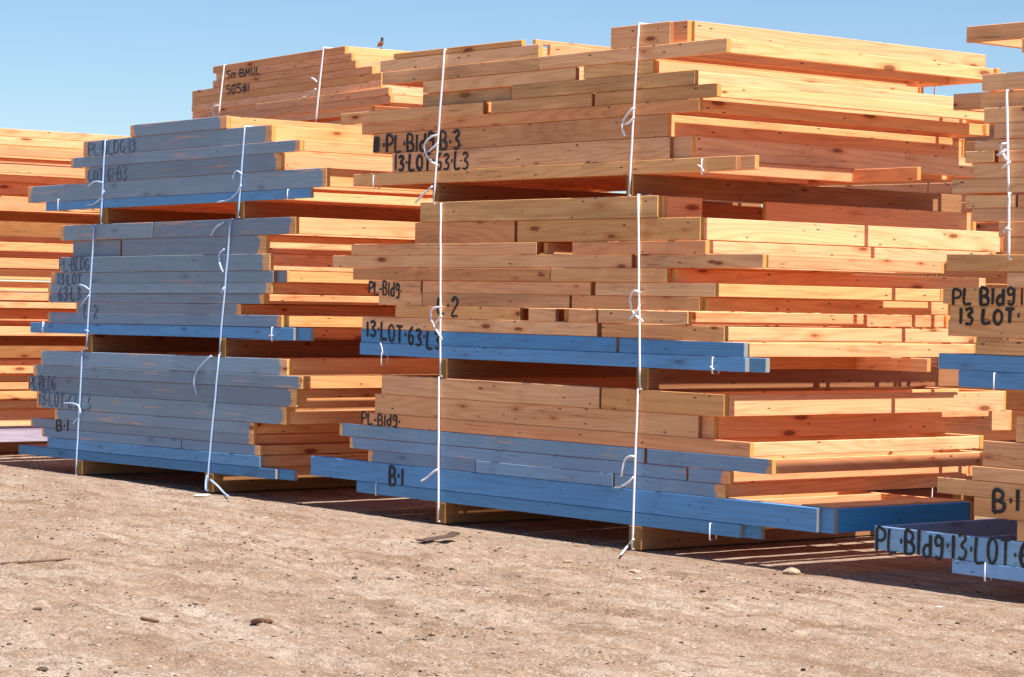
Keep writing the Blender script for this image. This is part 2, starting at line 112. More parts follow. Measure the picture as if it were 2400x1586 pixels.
  {'b': 'R2', 'i': 10, 'loc': (3.2522, 0, 1.3889), 'rot': -0.0, 'h': 0.0953, 'P': [(-0.4804, 3.3477695974952866, 0)], 'V': 3.05, 'stud': None, 'np': 1, 'kind': 'b', 'label': 'overhanging blue framed panel, eleventh from top in middle bundle of right-hand stack', 'o': {}, 'over': None},
  {'b': 'R2', 'i': 11, 'loc': (3.2522, 0, 1.2881), 'rot': -0.0, 'h': 0.1003, 'P': [(-0.3233, 3.3477695974952866, 0)], 'V': 3.05, 'stud': None, 'np': 1, 'kind': 'b', 'label': 'blue framed panel, lowest in middle bundle of right-hand stack', 'o': {}, 'over': None},
  {'b': 'R1', 'i': 0, 'loc': (3.2896, 0.0012, 1.0071), 'rot': -0.0, 'h': 0.1532, 'P': [(0.0853, 3.3104136428505733, 0)], 'V': 3.05, 'stud': None, 'np': 1, 'kind': 'w', 'label': 'set-back deep framed panel, uppermost in bottom bundle of right-hand stack', 'o': {}, 'over': None},
  {'b': 'R1', 'i': 1, 'loc': (3.2896, -0.0019, 0.8509), 'rot': -0.0, 'h': 0.1532, 'P': [(-0.1581, 3.3104136428505733, 0)], 'V': 3.05, 'stud': None, 'np': 1, 'kind': 'w', 'label': 'deep framed panel, second from top in bottom bundle of right-hand stack', 'o': {}, 'over': None},
  {'b': 'R1', 'i': 2, 'loc': (3.2896, -0.0032, 0.73), 'rot': -0.0, 'h': 0.0826, 'P': [(-0.235, 3.3104136428505733, 0)], 'V': 3.05, 'stud': None, 'np': 1, 'kind': 'w', 'label': 'knotty framed panel, third from top in bottom bundle of right-hand stack', 'o': {}, 'over': None},
  {'b': 'R1', 'i': 3, 'loc': (3.2896, 0, 0.638), 'rot': -0.0, 'h': 0.0952, 'P': [(-0.5079, 3.3104136428505733, 0)], 'V': 3.05, 'stud': None, 'np': 1, 'kind': 'w', 'label': 'overhanging framed panel, fourth from top in bottom bundle of right-hand stack', 'o': {}, 'over': None},
  {'b': 'R1', 'i': 4, 'loc': (3.2896, 0, 0.5297), 'rot': -0.0, 'h': 0.1154, 'P': [(-0.2184, 3.3104136428505733, 0)], 'V': 3.05, 'stud': None, 'np': 1, 'kind': 'w', 'label': 'lettered framed panel, fifth from top in bottom bundle of right-hand stack', 'o': {}, 'over': None},
  {'b': 'R1', 'i': 5, 'loc': (3.2896, 0.0, 0.4101), 'rot': -0.0, 'h': 0.1179, 'P': [(0.1111, 3.3104136428505733, 0)], 'V': 3.05, 'stud': None, 'np': 1, 'kind': 'w', 'label': 'set-back framed panel, sixth from top in bottom bundle of right-hand stack', 'o': {}, 'over': None},
  {'b': 'R1', 'i': 6, 'loc': (3.2896, 0, 0.2741), 'rot': -0.0, 'h': 0.1481, 'P': [(-1.0056, 3.3104136428505733, 0)], 'V': 3.05, 'stud': None, 'np': 1, 'kind': 'b', 'label': 'long blue lettered framed panel, seventh from top in bottom bundle of right-hand stack', 'o': {'light': 1}, 'over': None},
  {'b': 'R1', 'i': 7, 'loc': (3.2896, 0, 0.1558), 'rot': -0.0, 'h': 0.0826, 'P': [(-0.3755, 3.3104136428505733, 0)], 'V': 3.05, 'stud': None, 'np': 1, 'kind': 'b', 'label': 'blue framed panel, lowest in bottom bundle of right-hand stack', 'o': {'light': 1}, 'over': None},
  {'b': 'M3', 'i': 0, 'loc': (-2.0148, 0.0, 3.4894), 'rot': -0.0058, 'h': 0.089, 'P': [(-0.9597, 0.9597, 0)], 'V': 3.05, 'stud': 1.0407, 'np': 1, 'kind': 'w', 'label': 'short framed panel under a thin board, top left of the middle stack', 'o': {}, 'over': None},
  {'b': 'M3', 'i': 0, 'loc': (-2.027, 0.0, 3.5589), 'rot': -0.0058, 'h': 0.04, 'P': [(-0.7775, 0.7775, 0)], 'V': 3.05, 'stud': 0.8886, 'np': 1, 'kind': 'w', 'label': 'thin flat frame lying topmost at the left of the middle stack', 'o': {}, 'over': None},
 ],
 straps=[
  {'drop': 0.0, 'b': 'M3', 't': (-2.1408, 3.5624), 'bt': (-2.2389, 2.4057), 'loops': [[(-2.177, -0.03, 2.9214), (-2.2457, -0.042, 2.9101), (-2.3378, -0.03, 2.8662), (-2.32, -0.042, 2.8), (-2.2694, -0.03, 2.7299), (-2.161, -0.042, 2.6918)], [(-2.2931, -0.03, 2.8041), (-2.2148, -0.042, 2.8314), (-2.175, -0.03, 2.8609)], [(-2.2398, -0.03, 2.5356), (-2.3289, -0.042, 2.4804), (-2.4496, -0.03, 2.4132)]], 'label': 'white strap with wide loop crossing the lettering, top bundle of middle stack', 'Y': 0.0},
  {'drop': 0.0, 'b': 'M3', 't': (0.0295, 3.609), 'bt': (-0.0373, 2.4305), 'loops': [[(0.0239, -0.03, 3.0246), (-0.0035, -0.042, 3.0171), (-0.0966, -0.03, 2.9429), (-0.0356, -0.042, 2.9241), (0.0199, -0.03, 2.9698)], [(-0.0963, -0.03, 2.935), (-0.0914, -0.042, 2.9025), (-0.094, -0.03, 2.8638), (-0.0601, -0.042, 2.8446)]], 'label': 'white strap with narrow hanging loop, right side of top bundle in middle stack', 'Y': 0.0},
  {'drop': 0.0, 'b': 'M2', 't': (-2.1494, 2.4012), 'bt': (-2.1118, 1.1093), 'loops': [[(-2.09, -0.03, 1.6249), (-2.1726, -0.042, 1.6147), (-2.229, -0.03, 1.5706), (-2.1903, -0.042, 1.5107), (-2.1701, -0.03, 1.4982), (-2.0931, -0.042, 1.5472), (-2.0879, -0.03, 1.5604)], [(-2.2058, -0.03, 1.5104), (-2.1317, -0.042, 1.4429), (-2.0821, -0.03, 1.384)]], 'label': 'white strap with knotted loop beside a black 2, middle bundle of middle stack', 'Y': 0.0},
  {'drop': 0.16, 'b': 'M2', 't': (0.0587, 2.4318), 'bt': (0.1188, 1.1064), 'loops': [[(0.1152, -0.03, 1.7572), (0.0755, -0.042, 1.7722), (0.0225, -0.03, 1.7402), (0.0314, -0.042, 1.693), (0.0436, -0.03, 1.6304), (0.1046, -0.042, 1.5922), (0.1528, -0.03, 1.5619)], [(0.1142, -0.03, 1.6788), (0.092, -0.042, 1.6233), (0.0126, -0.03, 1.5746)]], 'label': 'white strap with ribbon-shaped loop, right side of middle bundle in middle stack', 'Y': 0.0},
  {'drop': 0.0, 'b': 'M1', 't': (-2.1272, 1.099), 'bt': (-2.1017, 0.0128), 'loops': [[(-2.1052, -0.03, 0.4051), (-2.1522, -0.042, 0.3764), (-2.237, -0.03, 0.3312), (-2.2916, -0.042, 0.3017)]], 'label': 'white strap with short curled tail beside B·1, bottom bundle of middle stack', 'Y': 0.0},
  {'drop': 0.0, 'b': 'M1', 't': (0.0973, 1.0996), 'bt': (0.0761, 0.001), 'loops': [[(0.0989, -0.03, 0.6386), (0.0654, -0.042, 0.6407), (0.0003, -0.03, 0.6126), (-0.0136, -0.042, 0.5409), (-0.0371, -0.03, 0.4915)], [(0.0917, -0.03, 0.5004), (0.0478, -0.042, 0.4583), (-0.035, -0.03, 0.4268), (-0.0922, -0.042, 0.4151)], [(0.1016, -0.03, 0.0722), (0.0285, -0.0204, 0.014), (0.4105, -0.4228, 0.014)]], 'label': 'white strap with tail reaching the ground, bottom bundle of middle stack', 'Y': 0.0},
  {'drop': 0.0, 'b': 'L3', 't': (-7.1178, 3.047), 'bt': (-7.1668, 2.2935), 'loops': [[(-7.1205, -0.03, 2.664), (-7.2425, -0.042, 2.6743), (-7.395, -0.03, 2.63)], [(-7.0937, -0.03, 2.5911), (-7.1354, -0.042, 2.5189), (-7.2664, -0.03, 2.4746), (-7.3888, -0.042, 2.4602)]], 'label': 'left pale blue strap with two curved tails, top bundle of blue-grey stack', 'Y': 0.0},
  {'drop': 0.0, 'b': 'L3', 't': (-4.8357, 3.0849), 'bt': (-4.913, 2.329), 'loops': [[(-4.8418, -0.03, 2.684), (-4.8938, -0.042, 2.7134), (-4.9635, -0.03, 2.6964), (-4.961, -0.042, 2.6478)], [(-4.8527, -0.03, 2.5982), (-4.9047, -0.042, 2.5269), (-5.0433, -0.03, 2.4769), (-5.2003, -0.042, 2.4575)]], 'label': 'right pale blue strap with hooked end and long tail, top bundle of blue-grey stack', 'Y': 0.0},
  {'drop': 0.0, 'b': 'L2', 't': (-7.2805, 2.2827), 'bt': (-7.3867, 1.1623), 'loops': [[(-7.331, -0.03, 1.6918), (-7.3937, -0.042, 1.7222), (-7.5188, -0.03, 1.7368)], [(-7.3291, -0.03, 1.6397), (-7.389, -0.042, 1.5916), (-7.4807, -0.03, 1.5432)], [(-7.3278, -0.03, 1.3109), (-7.3795, -0.042, 1.322)]], 'label': 'left pale blue strap with thin side tails, middle bundle of blue-grey stack', 'Y': 0.0},
  {'drop': 0.0, 'b': 'L2', 't': (-5.0229, 2.3121), 'bt': (-5.1615, 1.1885), 'loops': [[(-5.0934, -0.03, 2.0609), (-5.144, -0.042, 2.0219), (-5.175, -0.03, 1.9738), (-5.1224, -0.042, 1.906), (-5.1041, -0.03, 1.8629)], [(-5.1013, -0.03, 2.2925), (-5.2048, -0.042, 2.2446), (-5.3099, -0.03, 2.1728)], [(-5.0824, -0.03, 1.7424), (-5.1147, -0.042, 1.6839)]], 'label': 'right pale blue strap with slim upright loop, middle bundle of blue-grey stack', 'Y': 0.0},
  {'drop': 0.0, 'b': 'L1', 't': (-7.4554, 1.1407), 'bt': (-7.539, -0.0104), 'loops': [[(-7.753, -0.03, 0.6434), (-7.5845, -0.042, 0.6493), (-7.49, -0.03, 0.6325), (-7.4317, -0.042, 0.5746), (-7.4964, -0.03, 0.5187), (-7.557, -0.042, 0.4631)]], 'label': 'left pale blue strap with curl at mid height, bottom bundle of blue-grey stack', 'Y': 0.0},
  {'drop': 0.0, 'b': 'L1', 't': (-5.1675, 1.1702), 'bt': (-5.3204, 0.01), 'loops': [[(-5.2632, -0.03, 1.1627), (-5.3851, -0.042, 1.0855), (-5.5006, -0.03, 1.0031), (-5.5058, -0.042, 0.9146), (-5.4814, -0.03, 0.8175)], [(-5.2959, -0.03, 0.1433), (-5.2967, -0.042, 0.0852), (-5.2752, -0.0542, 0.014)], [(-5.2446, -0.03, 0.1079), (-5.118, -0.042, 0.0687), (-5.0068, -0.0443, 0.014), (-4.6938, -0.2029, 0.014)]], 'label': 'right pale blue strap knotted at the ground with a trailing tail, blue-grey stack', 'Y': 0.0},
  {'drop': 0.0, 'b': 'R3', 't': (3.2606, 2.9895), 'bt': (3.2919, 2.3901), 'loops': [[(3.2772, -0.03, 2.6795), (3.2572, -0.042, 2.6761), (3.2395, -0.03, 2.6504), (3.2721, -0.042, 2.6084), (3.2776, -0.03, 2.5819)], [(3.2739, -0.03, 2.6459), (3.2587, -0.042, 2.6256), (3.2105, -0.03, 2.6141)], [(3.3103, -0.03, 2.5743), (3.2952, -0.042, 2.554), (3.2474, -0.03, 2.5342)]], 'label': 'white strap with tangled knot, top bundle of right-hand stack', 'Y': 0.0},
  {'drop': 0.0, 'b': 'R2', 't': (3.2954, 2.38), 'bt': (3.3071, 2.0004), 'loops': [[(3.3228, -0.03, 2.1689), (3.311, -0.042, 2.1807), (3.2843, -0.03, 2.1725), (3.2904, -0.042, 2.1553)]], 'label': 'white strap with small hook, middle bundle of right-hand stack', 'Y': 0.0},
 ],
 ties=[
  {'x': 0.6767, 'z1': 2.6611, 'z0': 2.564, 'Y': 0.0, 'tail': [(0.7066, -0.02, 2.5766), (0.6838, -0.02, 2.6039), (0.6468, -0.02, 2.6239)], 'label': 'short white tie with kinked tail on right end of the lowest top-bundle plate'},
  {'x': -3.0192, 'z1': 2.6368, 'z0': 2.5434, 'Y': 0.0, 'tail': None, 'label': 'short white tie on left end of the lowest plate, top bundle of middle stack'},
  {'x': 0.8209, 'z1': 1.3462, 'z0': 1.244, 'Y': 0.0, 'tail': [(0.845, -0.02, 1.2668), (0.8229, -0.02, 1.2774), (0.8095, -0.02, 1.2868)], 'label': 'short white tie with small bow at right end of the blue middle-bundle plate'},
  {'x': -2.8669, 'z1': 1.2599, 'z0': 1.1736, 'Y': 0.0, 'tail': [(-2.8731, -0.02, 1.3371), (-2.8525, -0.02, 1.3021), (-2.8406, -0.02, 1.2581)], 'label': 'short white tie below the lettered blue plate at the left'},
  {'x': 0.8318, 'z1': 0.2406, 'z0': 0.1356, 'Y': 0.0, 'tail': None, 'label': 'short white tie near right end of the lowest blue plate, middle stack'},
  {'x': -2.9055, 'z1': 0.2465, 'z0': 0.1534, 'Y': 0.0, 'tail': None, 'label': 'short white tie near left end of the lowest blue plate, middle stack'},
  {'x': -7.9605, 'z1': 2.5266, 'z0': 2.4231, 'Y': 0.0, 'tail': None, 'label': 'short white tie near left end of blue plate, top bundle of blue-grey stack'},
  {'x': -4.1956, 'z1': 2.5485, 'z0': 2.4752, 'Y': 0.0, 'tail': None, 'label': 'short white tie near right end of blue plate, top bundle of blue-grey stack'},
  {'x': -8.2096, 'z1': 1.3789, 'z0': 1.2826, 'Y': 0.0, 'tail': [(-8.1725, -0.02, 1.3759), (-8.1818, -0.02, 1.3327), (-8.2244, -0.02, 1.3048)], 'label': 'short white tie with crumpled end at left of blue-grey stack middle bundle'},
  {'x': -4.386, 'z1': 1.4167, 'z0': 1.3183, 'Y': 0.0, 'tail': [(-4.3559, -0.02, 1.351), (-4.4177, -0.02, 1.3484)], 'label': 'short white tie at right of blue-grey stack middle bundle'},
  {'x': 3.2123, 'z1': 1.3301, 'z0': 1.2341, 'Y': 0.0, 'tail': None, 'label': 'short white tie on the lowest blue plate, middle bundle of right-hand stack'},
  {'x': 3.1793, 'z1': 0.1995, 'z0': 0.0982, 'Y': 0.0, 'tail': None, 'label': 'short white tie on the ground-level blue plate of the right-hand stack'},
 ],
 texts=[
  {'b': 'M3', 'i': 6, 's': '%·PL·Bldg·B·3', 'c': [(-3.0294, 2.9368), (-3.0254, 2.8167), (-1.9546, 2.9477), (-1.9499, 2.8039)], 'w': 0.016, 'col': 'ink'},
  {'b': 'M3', 'i': 7, 's': '13·LOT·63·L3', 'c': [(-2.7523, 2.7855), (-2.7482, 2.6634), (-1.8469, 2.7912), (-1.8425, 2.6575)], 'w': 0.016, 'col': 'ink'},
  {'b': 'M2', 'i': 5, 's': 'PL-Bldg·', 'c': [(-3.0531, 1.7991), (-3.0503, 1.7156), (-2.6321, 1.8066), (-2.6279, 1.6817)], 'w': 0.012, 'col': 'ink'},
  {'b': 'M2', 'i': 6, 's': 'L·2', 'c': [(-2.1733, 1.6948), (-2.1694, 1.5787), (-1.9291, 1.708), (-1.9241, 1.5578)], 'w': 0.016, 'col': 'ink'},
  {'b': 'M2', 'i': 8, 's': '13·LOT·63·L3', 'c': [(-3.077, 1.5011), (-3.0729, 1.3807), (-2.1385, 1.4374), (-2.1342, 1.3085)], 'w': 0.016, 'col': 'ink'},
  {'b': 'M1', 'i': 2, 's': 'PL-Bldg·', 'c': [(-3.1152, 0.7858), (-3.1123, 0.6987), (-2.6251, 0.7803), (-2.6223, 0.6949)], 'w': 0.012, 'col': 'ink'},
  {'b': 'M1', 'i': 6, 's': 'B·1', 'c': [(-2.7381, 0.3843), (-2.7333, 0.239), (-2.5682, 0.3823), (-2.5639, 0.2511)], 'w': 0.018, 'col': 'ink'},
  {'b': 'L3', 'i': 1, 's': 'PL·BLDG·13', 'c': [(-7.4302, 3.0259), (-7.4264, 2.9165), (-6.607, 3.0449), (-6.603, 2.9308)], 'w': 0.013, 'col': 'blueink'},
  {'b': 'L3', 'i': 3, 's': 'LOT·61·B3', 'c': [(-7.4217, 2.7836), (-7.4184, 2.6898), (-6.7524, 2.8055), (-6.7478, 2.6756)], 'w': 0.014, 'col': 'blueink'},
  {'b': 'L2', 'i': 2, 's': 'PL-BLDG', 'c': [(-7.9259, 1.9776), (-7.9217, 1.8583), (-7.3935, 1.9867), (-7.3893, 1.8695)], 'w': 0.013, 'col': 'blueink'},
  {'b': 'L2', 'i': 3, 's': '13·LOT', 'c': [(-7.9527, 1.8342), (-7.9491, 1.7308), (-7.5274, 1.8373), (-7.5238, 1.7353)], 'w': 0.013, 'col': 'blueink'},
  {'b': 'L2', 'i': 5, 's': '63·L3', 'c': [(-7.9402, 1.707), (-7.936, 1.5877), (-7.5385, 1.7116), (-7.5343, 1.5939)], 'w': 0.013, 'col': 'blueink'},
  {'b': 'L2', 'i': 6, 's': 'L·2', 'c': [(-7.4554, 1.5559), (-7.451, 1.4307), (-7.2103, 1.5677), (-7.2056, 1.4357)], 'w': 0.016, 'col': 'blueink'},
  {'b': 'L1', 'i': 2, 's': 'PL·BLDG', 'c': [(-8.463, 0.8671), (-8.4585, 0.7416), (-7.9667, 0.878), (-7.9622, 0.7506)], 'w': 0.013, 'col': 'blueink'},
  {'b': 'L1', 'i': 3, 's': '13·LOT·63·L3', 'c': [(-8.2688, 0.7255), (-8.2643, 0.6008), (-7.3189, 0.7468), (-7.3137, 0.5987)], 'w': 0.013, 'col': 'blueink'},
  {'b': 'L1', 'i': 5, 's': 'B·1', 'c': [(-7.9283, 0.4732), (-7.9249, 0.3778), (-7.7142, 0.4843), (-7.7106, 0.3816)], 'w': 0.014, 'col': 'ink'},
  {'b': 'R2', 'i': 6, 's': 'PL Bldg', 'c': [(2.8791, 1.8218), (2.8821, 1.7267), (3.3443, 1.8273), (3.3474, 1.7294)], 'w': 0.015, 'col': 'ink'},
  {'b': 'R2', 'i': 7, 's': '13 LOT·', 'c': [(2.9327, 1.7019), (2.9357, 1.6046), (3.3859, 1.715), (3.3886, 1.6249)], 'w': 0.0155, 'col': 'ink'},
  {'b': 'R1', 'i': 4, 's': 'B·1', 'c': [(3.2273, 0.64), (3.2315, 0.5036), (3.4153, 0.6587), (3.4193, 0.5286)], 'w': 0.018, 'col': 'ink'},
  {'b': 'R1', 'i': 6, 's': 'PL·Bldg·13·LOT·63', 'c': [(2.3102, 0.3451), (2.315, 0.1917), (3.5847, 0.3528), (3.5893, 0.204)], 'w': 0.016, 'col': 'ink'},
 ],
 bear=[
  {'x0': -2.2715, 'x1': -2.1976, 'z0': 2.4202, 'z1': 2.56, 'Y1': 3.45, 'label': 'left timber bearer between top and middle bundles of the middle stack'},
  {'x0': -0.083, 'x1': -0.0128, 'z0': 2.4292, 'z1': 2.5727, 'Y1': 3.45, 'label': 'right timber bearer between top and middle bundles of the middle stack'},
  {'x0': -2.1443, 'x1': -2.0502, 'z0': 1.0979, 'z1': 1.2415, 'Y1': 3.45, 'label': 'left timber bearer between middle and bottom bundles of the middle stack'},
  {'x0': 0.0648, 'x1': 0.186, 'z0': 1.1043, 'z1': 1.2507, 'Y1': 3.45, 'label': 'right timber bearer between middle and bottom bundles of the middle stack'},
  {'x0': -2.151, 'x1': -2.0359, 'z0': 0.0, 'z1': 0.1552, 'Y1': 3.45, 'label': 'left timber bearer on the ground under the middle stack'},
  {'x0': 0.0214, 'x1': 0.1518, 'z0': 0.0, 'z1': 0.1615, 'Y1': 3.45, 'label': 'right timber bearer on the ground under the middle stack'},
  {'x0': -7.2144, 'x1': -7.0782, 'z0': 2.293, 'z1': 2.4318, 'Y1': 3.45, 'label': 'left timber bearer between top and middle bundles of the blue-grey stack'},
  {'x0': -4.9791, 'x1': -4.8496, 'z0': 2.3195, 'z1': 2.4601, 'Y1': 3.45, 'label': 'right timber bearer between top and middle bundles of the blue-grey stack'},
  {'x0': -7.4266, 'x1': -7.3113, 'z0': 1.1315, 'z1': 1.282, 'Y1': 3.45, 'label': 'left timber bearer between middle and bottom bundles of the blue-grey stack'},
  {'x0': -5.1899, 'x1': -5.0911, 'z0': 1.1608, 'z1': 1.3085, 'Y1': 3.45, 'label': 'right timber bearer between middle and bottom bundles of the blue-grey stack'},
  {'x0': -7.5718, 'x1': -7.4475, 'z0': 0.0, 'z1': 0.1295, 'Y1': 3.45, 'label': 'left timber bearer on the ground under the blue-grey stack'},
  {'x0': -5.3756, 'x1': -5.2421, 'z0': 0.0, 'z1': 0.1584, 'Y1': 3.45, 'label': 'right timber bearer on the ground under the blue-grey stack'},
  {'x0': 3.5491, 'x1': 3.6265, 'z0': 1.0872, 'z1': 1.2344, 'Y1': 3.45, 'label': 'timber bearer between middle and bottom bundles of the right-hand stack'},
  {'x0': 3.5431, 'x1': 3.6208, 'z0': 0.0, 'z1': 0.111, 'Y1': 3.45, 'label': 'timber bearer on the ground under the right-hand stack'},
 ],
 BK={'P0': [-11.1116, 4.5, 0.0], 'psi': -0.1047, 'slope': 0.0082, 'rows': [(-1.5227, 1.637, 4.3786, 4.2931), (-1.4293, 1.7893, 4.2931, 4.2076), (-1.5153, 1.8789, 4.2076, 4.122), (-2.0746, 2.2228, 4.122, 4.0366), (-2.0709, 2.4175, 4.0366, 3.9511), (-2.0671, 2.4325, 3.9511, 3.8656), (-0.355, 2.6365, 3.8656, 3.7801), (-2.199, 2.6748, 3.7801, 3.6947), (-2.1952, 2.2386, 3.6947, 3.6092)], 'straps': [[-1.1924, 4.358, -1.2103, 3.7252], [1.196, 4.3984, 1.1359, 3.4997]], 'loops': [[[(-1.2217, 3.8826), (-1.3252, 3.8783), (-1.3677, 3.829), (-1.2905, 3.7577)]], [[(1.156, 4.021), (1.1032, 4.0518), (1.0378, 4.0721)], [(1.1384, 3.9465), (1.0062, 3.8906), (0.8378, 3.8616)]]], 'texts': [{'s': 'Sm·BMUL', 'c': [(-1.1502, 4.2894), (-1.1464, 4.1977), (-0.3042, 4.2922), (-0.3006, 4.204)]}, {'s': '505#1', 'c': [(-1.1521, 4.1213), (-1.1476, 4.0134), (-0.579, 4.1084), (-0.5749, 4.0089)]}], 'bird': [-9.4524, 4.7881, 4.3919]},
 FL=[(3.2856, 3.2001, 0), (3.1989, 3.1134, 0.02), (3.0958, 3.0021, 0.1), (3.023, 2.9665, -0.35), (2.9409, 2.8342, 0.05), (2.8401, 2.7579, -0.25), (2.7558, 2.6344, -0.3), (2.6052, 2.4647, 0.12), (2.2097, 2.158, -0.12), (2.1497, 2.0558, 0.1), (2.0551, 1.999, -0.15), (1.9918, 1.8808, 0.1), (1.8726, 1.7699, 0.05), (1.7571, 1.6541, 0.0), (1.6458, 1.5601, 0.05), (1.5536, 1.4858, 0.3), (1.4705, 1.3052, -0.3), (1.3102, 1.2081, 0.2), (0.9708, 0.9148, -0.02), (0.9149, 0.8379, 0.1), (0.823, 0.7587, 0.05), (0.7392, 0.6608, -0.3), (0.6521, 0.5519, -0.3), (0.5681, 0.491, 0.1), (0.4604, 0.2772, -0.3), (0.3143, 0.1749, 0.42)],
 BR={'x0': -3.8596, 'x1': 0.2247, 'top': 3.4842},
 FLX=-9.82,
 G={'stone': [(-4.6275, -1.8152, 0.0), (1.6314, -0.0533, 0.0), (0.2768, -0.7793, 0.0), (1.0825, -0.9013, 0.0)], 'clod': [(0.644, -2.5291, 0.0), (0.5428, -2.7117, 0.0), (0.9251, -5.0855, 0.0), (3.0218, -5.955, 0.0), (2.8789, -6.1387, 0.0)], 'chip': [(-5.0654, -0.2184, 0.0), (-3.1067, -0.9131, 0.0), (1.5363, -1.2973, 0.0), (3.364, -0.6344, 0.0), (-7.4636, -0.5738, 0.0)], 'stick': [(-1.1131, -4.2149, 0.0), (-0.9534, -3.8176, 0.0), (1.6055, -4.8581, -0.0), (1.6811, -4.7962, 0.0), (1.9292, -4.3732, 0.0), (2.0616, -4.414, -0.0), (2.0607, -4.3496, 0.0), (-1.0258, -1.0109, 0.0), (-1.0729, -0.7091, 0.0), (-1.2313, -0.6812, 0.0), (-1.0545, -0.6737, 0.0)]},
)
random.seed(11); rng = np.random.default_rng(5)
# ------------------------------------------------------------ materials
def new_mat(name):
    m = bpy.data.materials.new(name); m.use_nodes = True
    t = m.node_tree; b = t.nodes['Principled BSDF']
    return m, t, b
def N(t, kind, **k):
    n = t.nodes.new(kind)
    for a, v in k.items():
        if a.startswith('_'):
            n.inputs[a[1:].replace('__', ' ')].default_value = v
        else: setattr(n, a, v)
    return n
def math_n(t, op, a, b=None, clamp=False):
    n = t.nodes.new('ShaderNodeMath'); n.operation = op; n.use_clamp = clamp
    for i, v in enumerate((a, b)):
        if v is None: continue
        if isinstance(v, (int, float)): n.inputs[i].default_value = v
        else: t.links.new(v, n.inputs[i])
    return n.outputs[0]
def mixc(t, fac, a, b, mode='MIX'):
    n = t.nodes.new('ShaderNodeMix'); n.data_type = 'RGBA'; n.blend_type = mode
    for i, v in ((0, fac), (6, a), (7, b)):
        if isinstance(v, (int, float)): n.inputs[i].default_value = v
        elif isinstance(v, tuple): n.inputs[i].default_value = (*v, 1) if len(v) == 3 else v
        else: t.links.new(v, n.inputs[i])
    return n.outputs[2]
def smooth(t, v, lo, hi):
    n = t.nodes.new('ShaderNodeMapRange'); n.interpolation_type = 'SMOOTHSTEP'
    t.links.new(v, n.inputs[0]); n.inputs[1].default_value = lo; n.inputs[2].default_value = hi
    return n.outputs[0]
def scaled(t, vec, s, off):
    a = N(t, 'ShaderNodeVectorMath', operation='MULTIPLY'); t.links.new(vec, a.inputs[0]); a.inputs[1].default_value = s
    b = N(t, 'ShaderNodeVectorMath', operation='ADD'); t.links.new(a.outputs[0], b.inputs[0]); t.links.new(off, b.inputs[1])
    return b.outputs[0]
def ramp(t, v, stops):
    n = t.nodes.new('ShaderNodeValToRGB'); t.links.new(v, n.inputs[0])
    e = n.color_ramp.elements
    while len(e) > 1: e.remove(e[-1])
    e[0].position, e[0].color = stops[0][0], (*stops[0][1], 1)
    for p, c in stops[1:]:
        q = e.new(p); q.color = (*c, 1)
    return n.outputs[0]

